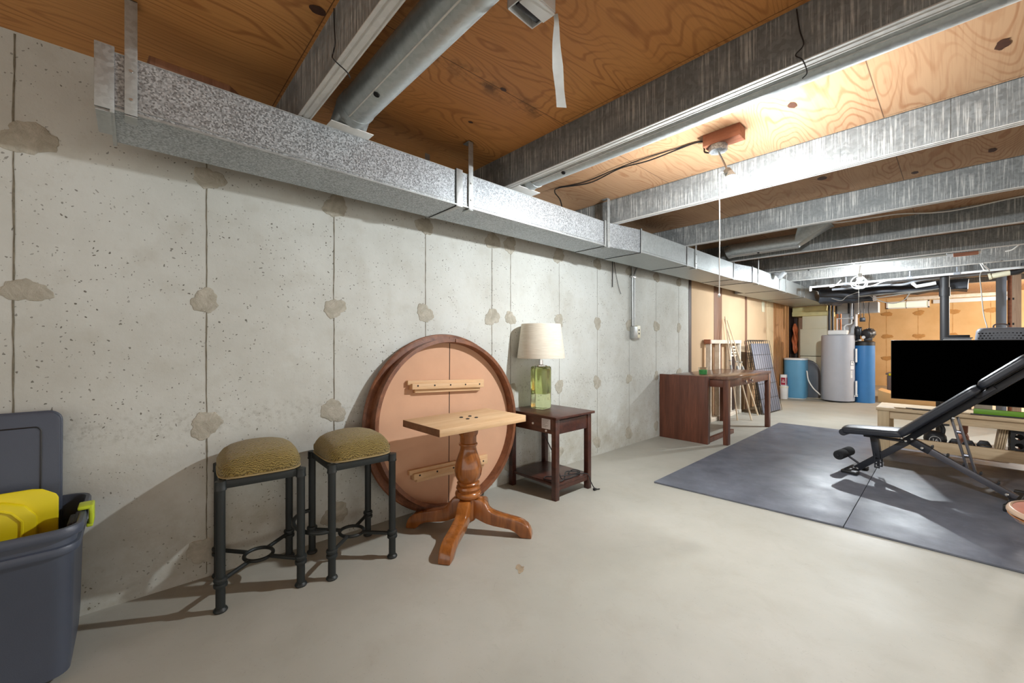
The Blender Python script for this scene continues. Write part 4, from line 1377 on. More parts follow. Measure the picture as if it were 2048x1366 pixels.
# ================================================================== DARK TABLE AND PANEL BY THE WALL
o = thing('dining_table', 'dark brown table with square legs along the wall', 'table', (0.45, 5.65, 0))
b = MB(); b.box((0.115, 4.862, 0.733), (0.772, 6.440, 0.766), 0.003); put(b, 'top', 'mahogany_top', o)
for x, y in ((0.712, 4.872), (0.712, 6.352), (0.125, 6.352), (0.125, 4.872)):
    b = MB(); b.box((x, y, 0), (x + 0.052, y + 0.076, 0.733), 0.002); put(b, 'leg', 'mahogany', o)
b = MB()
b.box((0.735, 4.94, 0.645), (0.757, 6.36, 0.733), 0.001); b.box((0.13, 4.94, 0.645), (0.15, 6.36, 0.733), 0.001)
b.box((0.17, 4.885, 0.645), (0.72, 4.905, 0.733), 0.001); b.box((0.17, 6.40, 0.645), (0.72, 6.42, 0.733), 0.001)
ap = put(b, 'apron', 'mahogany', o)
for y in (5.42, 5.63):
    b = MB()
    b.lathe([(0, 0), (0.008, 0), (0.008, 0.008), (0.016, 0.014), (0.019, 0.022), (0.015, 0.030), (0, 0.033)], (0, 0, 0), 16, Matrix.Translation((0.757, y, 0.69)) @ Matrix.Rotation(R(90), 4, 'Y'))
    put(b, 'knob', 'chrome', ap)
o = thing('wood_end_panel', 'dark reddish brown wood end piece standing against the concrete wall in front of the table', 'panel', (0.3, 4.78, 0))  # end panel of a low desk, with its rail along the floor
b = MB(); b.box((0.018, 4.752, 0), (0.592, 4.798, 0.768), 0.002); put(b, 'board', 'mahogany', o)
b = MB(); b.box((0.53, 4.798, 0.0), (0.572, 5.62, 0.052), 0.002); put(b, 'floor_rail', 'mahogany', o)
b = MB(); b.box((0.548, 4.798, 0.0), (0.590, 4.822, 0.76), 0.001); put(b, 'edge_strip', 'dark_board', o)

o = thing('plastic_tub', 'small clear tub of green filling on the dark table', 'tub', (0.40, 5.10, 0.766))
b = MB()
b.lathe([(0, 0.002), (0.040, 0.002), (0.043, 0.01), (0.046, 0.052), (0.03, 0.058), (0, 0.055)], (0.40, 5.10, 0.766), 20); put(b, 'filling', 'green_stuff', o)
b = MB()
b.lathe([(0.047, 0.0005), (0.049, 0.01), (0.052, 0.076), (0.054, 0.078), (0.054, 0.085), (0, 0.086)], (0.40, 5.10, 0.766), 24); put(b, 'cup', 'clear', o)

# whitewashed lumber frame
o = thing('lumber_frame', 'pale whitewashed lumber frame with uprights standing on the floor against tan panels', 'frame', (0.14, 6.9, 0))
b = MB(); b.box((0.02, 6.10, 1.14), (0.10, 7.34, 1.195), 0.003); put(b, 'top_rail', 'white_wood', o)
b = MB(); b.box((0.02, 6.10, 0.001), (0.10, 7.34, 0.06), 0.003); put(b, 'bottom_rail', 'white_wood', o)
for y in (6.10, 6.42, 6.88, 7.29):
    b = MB(); b.box((0.028, y, 0.06), (0.095, y + 0.045, 1.14), 0.002); put(b, 'upright', 'white_wood', o)
b = MB(); b.box((0.015, 6.06, 1.135), (0.105, 6.10, 1.20), 0.002); put(b, 'end_block', 'redwood', o)
b = MB(); b.box((0.004, 6.93, 0.062), (0.022, 7.28, 1.08), 0.003)
tag(put(b, 'board', 'dark_board'), 'dark brown board leaning on the wall behind the pale lumber frame', 'board')
b = MB()
for k in range(4):
    b.box((0.024, 6.94, 0.93 + k * 0.048), (0.045, 7.28, 0.957 + k * 0.048), 0.006, 2)
tag(put(b, 'slat_bundle', 'white_wood'), 'bundle of whitish slats tucked behind the pale lumber frame', 'slats')
# thin poles leaning over the frame
for (p0, p1, r_, lb) in (((0.30, 6.56, 0.004), (0.064, 6.73, 1.56), 0.010, 'thin wooden pole, the steepest of three leaning behind the dark table'),
                         ((0.44, 6.72, 0.004), (0.030, 6.80, 1.53), 0.012, 'thin wooden pole, the middle of three leaning behind the dark table'),
                         ((0.36, 7.28, 0.004), (0.058, 6.84, 1.50), 0.012, 'thin wooden pole, the most slanted of three leaning behind the dark table')):
    o = thing('pole', lb, 'pole', p0, 0, 'thin poles leaning on the wall')
    P0, P1 = Vector(p0) , Vector(p1)
    b = MB(); b.tube([P0, P0.lerp(P1, 0.5), P1], [r_, r_ * 0.9, r_ * 0.6], 10); put(b, 'shaft', 'dowel', o)
    b = MB()
    q = P0.lerp(P1, 0.5)
    b.cyl(q - (P1 - P0) * 0.02, q + (P1 - P0) * 0.02, r_ * 1.6, None, 10); b.cyl(P0.lerp(P1, 0.56), P0.lerp(P1, 0.565), r_ * 2.2, None, 10); put(b, 'fitting', 'strap', o)

# folded wire crate leaning on the wall
o = thing('folded_wire_crate', 'black folded wire dog crate leaning beside the lumber frame', 'crate', (0.3, 7.75, 0))
lean = math.asin((0.40 - 0.20) / 1.22)
KM = Matrix.Translation((0.415, 7.36, 0.008)) @ Matrix.Rotation(R(-4), 4, 'Z') @ Matrix.Rotation(-lean, 4, 'Y')
b = MB()
Wd, Ht = 0.80, 1.20
for d in (0.0, -0.03, -0.06, -0.09):
    fr = [(d, 0, 0), (d, Wd, 0), (d, Wd, Ht), (d, 0, Ht)]
    b.tube([KM @ Vector(p) for p in fr], 0.0035, 6, True)
    for i in range(1, 9):
        b.tube([KM @ Vector((d, Wd * i / 9, 0)), KM @ Vector((d, Wd * i / 9, Ht))], 0.0022, 5)
    for i in range(1, 5):
        b.tube([KM @ Vector((d, 0, Ht * i / 5)), KM @ Vector((d, Wd, Ht * i / 5))], 0.0026, 5)
wp = put(b, 'wire_panel', 'black_plastic', o)
b = MB(); b.box((-0.026, 0.03, 0.01), (-0.006, Wd - 0.02, Ht - 0.05), 0.006, 2, KM); put(b, 'plastic_tray', 'grey_plastic_dark', o)
b = MB()
r = random.Random(8)
for i in range(16):
    z = 0.05 + i * 0.072
    b.tube([KM @ Vector((-0.09, -0.006, z)), KM @ Vector((-0.04, -0.012, z + r.uniform(-0.02, 0.02))), KM @ Vector((0.004, -0.006, z + 0.01))], 0.003, 5)
for i in range(14):
    y = 0.04 + i * 0.053
    b.tube([KM @ Vector((-0.09, y, Ht + 0.004)), KM @ Vector((-0.05, y, Ht + 0.015)), KM @ Vector((0.0, y, Ht + 0.003))], 0.0028, 5)
put(b, 'hinge_clip', 'black_plastic', wp)
b = MB(); b.box((0.05, 8.18, 0.003), (0.13, 8.22, 1.10), 0.003)
tag(put(b, 'board', 'white_wood'), 'narrow pale board standing behind the folded wire crate', 'board')

# ================================================================== MATS
for (q, lb) in (([(0.813, 3.13), (2.018, 3.222), (1.985, 6.83), (0.780, 6.765)], 'black rubber floor mat nearest the concrete wall, left of the seam'),
                ([(2.021, 3.222), (3.235, 3.255), (3.205, 6.86), (1.988, 6.83)], 'black rubber floor mat under the bench, right of the seam')):
    b = MB()
    b.prism(q, 0.013, Matrix.Translation((0, 0, 0.0005)), 0.002)
    tag(put(b, 'rubber_mat', 'rubber'), lb, 'mat', 'rubber gym mats')

# ================================================================== WEIGHT BENCH (local x runs from the front foot to the rear foot)
bench = thing('weight_bench', 'black adjustable weight bench with raised backrest on the rubber mat', 'weight bench', (1.891, 4.70, 0.0135), R(-8.97))
Z0 = -0.0135


def L3(x, y, z):
    return Vector((x, y, z + Z0))


def pad(name, x0, x1, w0, w1, th, m4, crown=0.012):
    b = MB()

    def fn(u, v):
        # cross section around the pad, swept along its length
        x = x0 + (x1 - x0) * v
        e = min((x - x0), (x1 - x)) / 0.05
        e = max(0.0, min(1.0, e))
        k = math.sqrt(max(0.0, 1 - (1 - e) ** 2)) * 0.35 + 0.65 if e < 1 else 1.0
        w = (w0 + (w1 - w0) * v) / 2 * (0.80 + 0.2 * math.sqrt(max(0, 1 - (1 - e) ** 2)))
        a = 2 * math.pi * u
        c, s = math.cos(a), math.sin(a)
        kk = 1.0 / (abs(c) ** 6 + abs(s) ** 6) ** (1 / 6.0)
        return m4 @ Vector((x, w * kk * c, th / 2 + th / 2 * kk * s * k + (crown * (1 - (kk * c) ** 2) if s > 0 else 0)))
    b.grid(fn, 40, 28, True)
    for v in (0, 1):
        t = bmesh.new()
        t.faces.new([t.verts.new(fn(i / 40, v)) for i in range(40)])
        b.merge(t)
    return put(b, name, ['vinyl'], bench, 50, None, True)


seatM = Matrix.Translation(L3(-0.075, 0, 0.345)) @ Matrix.Rotation(R(-5), 4, 'Y')
pad('seat_pad', 0.0, 0.41, 0.22, 0.27, 0.055, seatM)
b = MB()
b.tube([seatM @ Vector((0.012, -0.10, 0.012)), seatM @ Vector((0.012, 0.10, 0.012))], 0.030, 16)
put(b, 'seat_nose', 'vinyl', bench, 50, None, True)
ang = math.atan2(0.567, 0.583)
backM = Matrix.Translation(L3(0.345, 0, 0.360)) @ Matrix.Rotation(-ang, 4, 'Y')
pad('back_pad', 0.0, 0.60, 0.27, 0.29, 0.055, backM @ Matrix.Translation((0, 0, 0.028)))
pad('head_pad', 0.615, 0.93, 0.29, 0.24, 0.055, backM @ Matrix.Translation((0, 0, 0.034)))
b = MB()
b.box((-0.015, -0.045, -0.018), (0.93, -0.015, 0.026), 0.003, 2, backM); b.box((-0.015, 0.015, -0.018), (0.93, 0.045, 0.026), 0.003, 2, backM)
b.box((0.54, -0.08, 0.0), (0.66, 0.08, 0.03), 0.003, 2, backM)
put(b, 'back_rail', 'steel_dark', bench, 40, None, True)
b = MB(); b.bar(L3(0.0, 0, 0.035), L3(0.345, 0, 0.350), 0.05, 0.042, 0.004, (0, 1, 0)); put(b, 'front_tube', 'steel_dark', bench, 40, None, True)
b = MB()
b.bar(L3(0.125, 0, 0.345), L3(0.150, 0, 0.165), 0.05, 0.055, 0.004, (0, 1, 0))
b.box(tuple(L3(0.06, -0.035, 0.335)), tuple(L3(0.32, 0.035, 0.352)), 0.004)
put(b, 'seat_post', 'steel_dark', bench, 40, None, True)
for s_ in (-1, 1):
    b = MB()
    y = 0.036 * s_
    for x0, x1 in ((0.135, 0.143), (0.163, 0.171)):
        b.box(tuple(L3(x0, y - 0.003, 0.085)), tuple(L3(x1, y + 0.003, 0.205)))
    for k in range(4):
        b.box(tuple(L3(0.142, y - 0.003, 0.085 + k * 0.030)), tuple(L3(0.164, y + 0.003, 0.095 + k * 0.030)))
    put(b, 'adjuster_plate', 'steel_dark', bench, 40, None, True)
b = MB()
b.bar(L3(-0.02, -0.135, 0.036), L3(-0.02, 0.135, 0.036), 0.05, 0.035, 0.005)
b.box(tuple(L3(-0.065, -0.155, 0.0142)), tuple(L3(0.05, -0.085, 0.040)), 0.008, 3); b.box(tuple(L3(-0.065, 0.085, 0.0142)), tuple(L3(0.05, 0.155, 0.040)), 0.008, 3)
put(b, 'front_foot', 'black_plastic', bench, 40, None, True)
b = MB(); b.tube([L3(-0.085, 0.0, 0.155), L3(0.02, 0.0, 0.085)], 0.009, 10); b.tube([L3(-0.085, -0.15, 0.155), L3(-0.085, 0.15, 0.155)], 0.009, 10); rod = put(b, 'roller_rod', 'steel_dark', bench, 40, None, True)
for s_ in (-1, 1):
    b = MB()
    b.lathe([(0, 0), (0.034, 0.0), (0.040, 0.008), (0.040, 0.117), (0.034, 0.125), (0.0, 0.125)], (0, 0, 0), 24, Matrix.Translation(L3(-0.085, 0.015 * s_, 0.155)) @ Matrix.Rotation(R(-90 * s_), 4, 'X'))
    put(b, 'foam_roller', 'foam', rod, 40, None, True)
b = MB(); b.bar(L3(0.34, 0, 0.362), L3(0.47, 0, 0.292), 0.055, 0.05, 0.003, (0, 1, 0)); put(b, 'rear_sleeve', 'steel_dark', bench, 40, None, True)
b = MB(); b.bar(L3(0.40, 0, 0.330), L3(0.90, 0, 0.055), 0.046, 0.042, 0.003, (0, 1, 0))
for k in range(5):
    q = L3(0.48 + k * 0.085, 0, 0.318 - k * 0.0468)
    b.use(1)
    b.box(q + Vector((-0.006, -0.018, 0)), q + Vector((0.006, 0.018, 0.022)), 0.002)
    b.use(0)
put(b, 'rear_tube', ['steel_grey', 'black_plastic'], bench, 40, None, True)
for dx in (-0.018, 0.018):
    b = MB(); b.bar(L3(0.598 + dx, 0, 0.585), L3(0.695 + dx, 0, 0.160), 0.013, 0.03, 0.002, (0, 1, 0)); put(b, 'support_strut', 'steel_grey', bench, 40, None, True)
b = MB()
for z, x in ((0.47, 0.626), (0.30, 0.667)):
    b.tube([L3(x - 0.02, 0.0, z), L3(x + 0.02, 0.0, z)], 0.012, 8)
put(b, 'strut_pin', 'steel_grey', bench, 40, None, True)
b = MB(); b.bar(L3(0.895, -0.24, 0.036), L3(0.895, 0.24, 0.036), 0.05, 0.035, 0.005)
b.box(tuple(L3(0.865, -0.27, 0.0142)), tuple(L3(0.925, -0.22, 0.058)), 0.006); b.box(tuple(L3(0.865, 0.22, 0.0142)), tuple(L3(0.925, 0.27, 0.058)), 0.006)
put(b, 'rear_foot', 'black_plastic', bench, 40, None, True)
b = MB()
for x, z in ((0.335, 0.352), (0.37, 0.375), (0.31, 0.37), (0.60, 0.578), (0.86, 0.078), (0.015, 0.046), (0.43, 0.315)):
    b.lathe([(0, 0), (0.011, 0), (0.011, 0.006), (0.007, 0.011), (0, 0.012)], (0, 0, 0), 8, Matrix.Translation(L3(x, -0.046 if x > 0.29 else -0.026, z)) @ Matrix.Rotation(R(90), 4, 'X'))
put(b, 'bolt', 'bolt', bench, 40, None, True)

# round stool at the right edge of the frame
o = thing('round_stool', 'round stool with red brown top and bright metal edge band at the right edge', 'stool', (2.86, 2.75, 0))
b = MB(); b.lathe([(0, 0.448), (0.205, 0.448), (0.208, 0.450), (0, 0.4505)], (2.86, 2.75, 0), 48); put(b, 'seat', 'maroon', o)
b = MB(); b.lathe([(0.208, 0.4512), (0.213, 0.4545), (0.221, 0.450), (0.225, 0.442), (0.225, 0.436), (0.208, 0.432)], (2.86, 2.75, 0), 48, None, False); put(b, 'edge_band', 'band', o)
b = MB(); b.lathe([(0, 0.395), (0.19, 0.395), (0.214, 0.412), (0.222, 0.4265), (0.204, 0.4475), (0, 0.4475)], (2.86, 2.75, 0), 48); put(b, 'seat_base', 'cherry', o)
b = MB(); b.lathe([(0, 0.03), (0.03, 0.03), (0.025, 0.36), (0.07, 0.395), (0, 0.395)], (2.86, 2.75, 0), 24); put(b, 'post', 'black_iron', o)
b = MB(); b.lathe([(0, 0), (0.17, 0), (0.17, 0.012), (0.05, 0.03), (0, 0.03)], (2.86, 2.75, 0), 36); put(b, 'base', 'black_iron', o)

# ================================================================== LOW PINE CONSOLE, TELEVISION AND WEIGHTS
ZM = 0.0138
o = thing('media_console', 'raw pine low console with a lower shelf, under the black television', 'console', (2.7, 5.82, ZM))
CX0, CX1, CY0, CY1 = 1.945, 3.45, 5.60, 6.05
b = MB(); b.box((CX0 - 0.01, CY0 - 0.012, 0.462), (CX1 + 0.01, CY1 + 0.012, 0.494), 0.003); put(b, 'top', 'pine', o)
for x in (CX0, CX1 - 0.09):
    for y in (CY0, CY1 - 0.05):
        b = MB(); b.box((x, y, ZM), (x + 0.09, y + 0.05, 0.462), 0.003); put(b, 'leg', 'pine_v', o)
b = MB(); b.box((CX0 + 0.09, CY0 + 0.02, 0.385), (CX1 - 0.09, CY0 + 0.04, 0.462), 0.002); b.box((CX0 + 0.09, CY1 - 0.03, 0.385), (CX1 - 0.09, CY1 - 0.01, 0.462), 0.002)
put(b, 'apron', 'pine', o)
b = MB(); b.box((CX0 + 0.09, CY0 + 0.006, 0.104), (CX1 - 0.09, CY0 + 0.038, 0.208), 0.003); b.box((CX0 + 0.09, CY1 - 0.04, 0.09), (CX1 - 0.09, CY1 - 0.01, 0.14), 0.003); put(b, 'shelf_rail', 'pine', o)
b = MB(); b.box((CX0 + 0.02, CY0 + 0.039, 0.112), (CX1 - 0.02, CY1 - 0.04, 0.130), 0.001); put(b, 'shelf', 'pine', o)

o = thing('television', 'large flat black television standing on the pine console', 'television', (2.58, 5.80, 0.494))
b = MB(); b.box((2.035, 5.755, 0.575), (3.125, 5.790, 1.176), 0.003); tvp = put(b, 'panel', 'tv_case', o)
b = MB(); b.box((2.039, 5.7535, 0.581), (3.121, 5.7545, 1.172)); put(b, 'screen', 'screen', tvp)
b = MB(); b.box((2.25, 5.79, 0.60), (2.92, 5.825, 0.95), 0.012); put(b, 'back_housing', 'tv_case', o)
for x in (2.42, 3.0):
    b = MB()
    b.bar((x, 5.775, 0.575), (x, 5.70, 0.500), 0.02, 0.012, 0.003); b.bar((x, 5.775, 0.575), (x, 5.86, 0.500), 0.02, 0.012, 0.003)
    b.box((x - 0.012, 5.68, 0.4945), (x + 0.012, 5.88, 0.502), 0.002)
    put(b, 'stand_foot', 'tv_case', o)
b = MB(); b.box((2.20, 5.62, 0.4945), (2.52, 5.66, 0.503), 0.002); b.box((2.15, 5.67, 0.4945), (2.40, 5.69, 0.501), 0.002)
tag(put(b, 'remote_tray', 'black_plastic'), 'flat black bar lying on the console top at its left part', 'tray')
b = MB(); b.box((2.58, 5.605, 0.4945), (3.42, 5.63, 0.506), 0.002)
tag(put(b, 'sound_bar', 'black_plastic'), 'thin black strip along the console front edge under the television', 'bar')
b = MB(); b.box((2.60, 5.645, 0.4945), (2.975, 5.675, 0.548), 0.004)
tag(put(b, 'green_box', 'green_card'), 'long green box on the console top under the television', 'box')

ZS = 0.1302
o = thing('kettlebell', 'black kettlebell on the console shelf left of the dumbbells', 'kettlebell', (2.352, 5.77, ZS))
b = MB(); b.lathe([(0, 0), (0.05, 0), (0.072, 0.028), (0.083, 0.075), (0.079, 0.112), (0.062, 0.142), (0.04, 0.156), (0, 0.158)], (2.352, 5.77, ZS), 32); kb = put(b, 'body', 'iron_black', o)
b = MB()
b.tube(spline([(2.302, 5.77, ZS + 0.13), (2.296, 5.77, ZS + 0.18), (2.316, 5.77, ZS + 0.222), (2.352, 5.77, ZS + 0.234), (2.388, 5.77, ZS + 0.222), (2.408, 5.77, ZS + 0.18), (2.402, 5.77, ZS + 0.13)], 6), 0.0165, 12)
put(b, 'handle', 'iron_black', o)
fc = bpy.data.curves.new('plate_text', 'FONT')
fc.body = '16'
fc.size = 0.046
fc.align_x = 'CENTER'; fc.align_y = 'CENTER'
fo = bpy.data.objects.new('tmp_text', fc); col.objects.link(fo)
dg = bpy.context.evaluated_depsgraph_get()
tm = bpy.data.meshes.new_from_object(fo.evaluated_get(dg))
t = bmesh.new(); t.from_mesh(tm)
bpy.data.objects.remove(fo)
b = MB()
dirv = (Vector((2.49, 0, 0)) - Vector((2.352, 5.77, 0))).normalized()
az = math.atan2(dirv.y, dirv.x)
pm = Matrix.Translation(Vector((2.352, 5.77, ZS + 0.076)) + dirv * 0.0825) @ Matrix.Rotation(az + math.pi / 2, 4, 'Z') @ Matrix.Rotation(R(90), 4, 'X')
b.lathe([(0, 0), (0.045, 0), (0.045, 0.003), (0.042, 0.003), (0.040, 0.0015), (0, 0.0015)], (0, 0, 0), 28, pm)
b.use(1)
t.transform(Matrix.Translation((0, 0, 0.002)))
bmesh.ops.solidify(t, geom=t.faces[:], thickness=0.001)
b.merge(t, pm)
b.lathe([(0.037, 0.0018), (0.039, 0.0025), (0.041, 0.0018)], (0, 0, 0), 28, pm, False)
put(b, 'number_plate', ['iron_black', 'white_plastic'], kb)


def dumbbell(x, y, rh, ln, label):
    o = thing('dumbbell', label, 'dumbbell', (x, y, ZS), 0, 'hex dumbbells on the console shelf')
    z = ZS + rh * 0.866
    for s_ in (-1, 1):
        b = MB()
        hexp = [(rh * math.cos(R(60 * i)), rh * math.sin(R(60 * i))) for i in range(6)]
        m4 = Matrix(((1, 0, 0, x), (0, 0, 1, y + s_ * ln / 2 - 0.05 * (s_ < 0) - 0.0 * (s_ > 0)), (0, 1, 0, z), (0, 0, 0, 1)))
        b.prism(hexp, 0.05, m4, 0.006, 2)
        put(b, 'hex_head', 'iron_black', o)
    b = MB(); b.cyl((x, y - ln / 2 + 0.0, z), (x, y + ln / 2, z), 0.014); put(b, 'handle', 'chrome', o)


dumbbell(2.484, 5.80, 0.044, 0.17, 'hex dumbbell next to the kettlebell')
dumbbell(2.575, 5.80, 0.045, 0.18, 'hex dumbbell in the middle, behind the bench strut')
dumbbell(2.672, 5.80, 0.051, 0.20, 'hex dumbbell next to the slatted wood stack')
o = thing('wood_slat_stack', 'slatted wooden piece leaning between dumbbells and the black crate', 'wood stack', (2.77, 5.85, ZS))
sm = Matrix.Translation((2.727, 5.86, ZS + 0.009)) @ Matrix.Rotation(R(8), 4, 'Y')
for k in range(4):
    b = MB(); b.box((k * 0.014, -0.14, 0.0), (k * 0.014 + 0.011, 0.12, 0.235), 0.002, 2, sm @ Matrix.Translation((0, 0, 0.012 * (3 - k)))); put(b, 'slat', 'pine', o)
o = thing('plastic_crate', 'black plastic crate with round holes on the console shelf', 'crate', (2.99, 5.80, ZS))
KX0, KX1, KY0, KY1, KZ = 2.822, 3.26, 5.66, 5.96, 0.385
b = MB()


def holed(mb, nx, nz, W_, H_, rad, m4, th=0.004):
    """panel with a grid of round holes, cut as real openings"""
    t = bmesh.new()
    cw, ch = W_ / nx, H_ / nz
    n = 16
    for i in range(nx):
        for j in range(nz):
            cx, cy = (i + 0.5) * cw, (j + 0.5) * ch
            out, inn = [], []
            for k in range(n):
                a = 2 * math.pi * k / n
                c, s = math.cos(a), math.sin(a)
                q = 1 / max(abs(c), abs(s))
                out.append(t.verts.new((cx + cw / 2 * c * q, cy + ch / 2 * s * q, 0)))
                inn.append(t.verts.new((cx + rad * c, cy + rad * s, 0)))
            for k in range(n):
                t.faces.new((out[k], out[(k + 1) % n], inn[(k + 1) % n], inn[k]))
    bmesh.ops.remove_doubles(t, verts=t.verts[:], dist=1e-5)
    bmesh.ops.solidify(t, geom=t.faces[:], thickness=th)
    mb.merge(t, m4)


holed(b, 5, 3, KX1 - KX0, KZ - 0.02 - ZS, 0.026, Matrix(((1, 0, 0, KX0), (0, 0, -1, KY0), (0, 1, 0, ZS), (0, 0, 0, 1))))
holed(b, 4, 3, KY1 - KY0, KZ - 0.02 - ZS, 0.026, Matrix(((0, 0, 1, KX0), (1, 0, 0, KY0), (0, 1, 0, ZS), (0, 0, 0, 1))))
holed(b, 5, 3, KX1 - KX0, KZ - 0.02 - ZS, 0.026, Matrix(((1, 0, 0, KX0), (0, 0, -1, KY1), (0, 1, 0, ZS), (0, 0, 0, 1))))
for a0, a1 in (((KX0 - 0.006, KY0 - 0.006, KZ - 0.022), (KX1, KY0 + 0.006, KZ)), ((KX0 - 0.006, KY1 - 0.006, KZ - 0.022), (KX1, KY1 + 0.006, KZ)), ((KX0 - 0.006, KY0, KZ - 0.022), (KX0 + 0.006, KY1, KZ)), ((KX0, KY0, ZS), (KX1, KY1, ZS + 0.004))):
    b.box(a0, a1, 0.002)
put(b, 'basket', 'black_plastic', o)
b = MB(); b.box((2.89, 5.70, 0.392), (3.24, 5.94, 0.42), 0.006)
tag(put(b, 'green_folder', M['green_card']), 'dark green box lying on top of the black crate', 'box')

# low stool with turned feet behind the console
o = thing('wood_footstool', 'brown wood footstool with turned feet behind the console', 'footstool', (2.75, 6.98, 0))
b = MB(); b.box((2.48, 6.86, 0.24), (3.05, 7.12, 0.30), 0.006); put(b, 'top', 'redwood', o)
for x in (2.55, 2.98):
    for y in (6.90, 7.08):
        b = MB(); b.lathe([(0, 0.0), (0.018, 0.0), (0.04, 0.03), (0.046, 0.06), (0.034, 0.095), (0.02, 0.115), (0.034, 0.14), (0.036, 0.24), (0, 0.24)], (x, y, 0), 18); put(b, 'turned_foot', 'redwood', o)

# shelving behind the television with boxes, tote and pet carrier
o = thing('storage_rack', 'black metal rack standing behind the television', 'rack', (2.85, 6.55, 0))
for x in (2.36, 3.36):
    for y in (6.30, 6.78):
        b = MB(); b.box((x - 0.015, y - 0.015, ZM), (x + 0.015, y + 0.015, 1.150), 0.002); put(b, 'post', 'black_plastic', o)
for z in (1.130, 0.40):
    b = MB(); b.box((2.345, 6.285, z), (3.375, 6.795, z + 0.02), 0.002); put(b, 'shelf', 'black_plastic', o)
for x0, x1, mt, lb in ((2.38, 2.50, 'tote_brown', 'small brown box seen under the television, left one'), (2.52, 2.60, 'tote_brown', 'small brown box seen under the television, next to a white one'), (2.62, 2.74, 'white_plastic', 'small white box seen under the television')):
    b = MB(); b.box((x0, 6.34, 0.4205), (x1, 6.50, 0.56), 0.003)
    tag(put(b, 'small_box', mt), lb, 'box', 'small boxes behind the console')
o = thing('storage_bin', 'white lidded bin behind the television, left of the pet carrier', 'bin', (2.48, 6.55, 1.15))
b = MB(); b.box((2.40, 6.34, 1.1505), (2.60, 6.52, 1.195), 0.008); put(b, 'body', 'white_plastic', o)
b = MB(); b.box((2.39, 6.33, 1.195), (2.61, 6.53, 1.206), 0.004); b.use(1); b.box((2.43, 6.36, 1.206), (2.59, 6.50, 1.232), 0.004); put(b, 'lid', ['grey_plastic', 'black_plastic'], o)

o = thing('pet_carrier', 'grey plastic pet carrier top with round vent holes above the television', 'pet carrier', (2.82, 6.60, 1.15))
b = MB()
c0, c1, d0, d1 = 2.625, 3.03, 6.56, 6.78
zb, zt = 1.152, 1.305


def shell(u, v):
    a = 2 * math.pi * u
    c, s = math.cos(a), math.sin(a)
    k = 1.0 / (abs(c) ** 5 + abs(s) ** 5) ** 0.2
    tt_ = [(1.0, 0.0), (1.03, 0.0), (1.03, 0.06), (0.99, 0.08), (0.965, 0.45), (0.93, 0.80), (0.88, 0.93), (0.80, 1.0), (0.4, 1.03), (0.0, 1.03)]
    t = v * (len(tt_) - 1)
    i = min(int(t), len(tt_) - 2)
    f = t - i
    rr_ = tt_[i][0] * (1 - f) + tt_[i + 1][0] * f
    z = tt_[i][1] * (1 - f) + tt_[i + 1][1] * f
    return Vector(((c0 + c1) / 2 + (c1 - c0) / 2 * rr_ * k * c, (d0 + d1) / 2 + (d1 - d0) / 2 * rr_ * k * s, zb + (zt - zb) * z))


b.grid(shell, 64, 28, True)
sh = put(b, 'shell', 'grey_plastic', o, 40)
b = MB()
for row in range(3):
    for i in range(14):
        x = c0 + 0.03 + (i + 0.5 * (row % 2)) * 0.0255
        if x > c1 - 0.02:
            continue
        z = zb + 0.045 + row * 0.026
        yy_ = d0 + 0.004 + (z - zb) * 0.06
        b.cyl((x, yy_ - 0.004, z), (x, yy_ + 0.004, z), 0.0065 + 0.001 * (i % 2), None, 10)
put(b, 'vent_holes', 'hole', sh)
b = MB(); b.tube(spline([(2.76, 6.66, zt), (2.762, 6.66, zt + 0.028), (2.785, 6.66, zt + 0.040), (2.83, 6.66, zt + 0.040), (2.855, 6.66, zt + 0.028), (2.857, 6.66, zt)], 5), 0.007, 8); put(b, 'carry_handle', 'tote_brown', sh)

# ================================================================== PLANT CORNER
HX, HY, HR = 0.908, 10.22, 0.262
o = thing('water_heater', 'big light grey cylindrical water heater between the two blue tanks', 'water heater', (HX, HY, 0))
b = MB(); b.lathe([(0, 0.03), (HR - 0.004, 0.03), (HR, 0.04), (HR, 1.290), (HR - 0.012, 1.306), (0, 1.312)], (HX, HY, 0), 64); ht = put(b, 'tank', 'tank_grey', o)
b = MB(); b.lathe([(0, 0.0), (HR - 0.05, 0.0), (HR - 0.05, 0.03), (0, 0.03)], (HX, HY, 0), 48); put(b, 'foot_ring', 'steel_dark', o)


def on_tank(az, z0, z1, w0, w1, th, mb, cx=HX, cy=HY, r=HR):
    """curved plate on the tank side; az is the bearing of its centre, w in radians"""
    t = bmesh.new()
    n = 8
    V = []
    for j, z in enumerate((z0, z1)):
        V.append([t.verts.new((cx + (r + th) * math.cos(az + w0 + (w1 - w0) * i / n), cy + (r + th) * math.sin(az + w0 + (w1 - w0) * i / n), z)) for i in range(n + 1)])
    for i in range(n):
        t.faces.new((V[0][i], V[0][i + 1], V[1][i + 1], V[1][i]))
    bmesh.ops.recalc_face_normals(t, faces=t.faces[:])
    bmesh.ops.solidify(t, geom=t.faces[:], thickness=-th * 0.9)
    mb.merge(t)


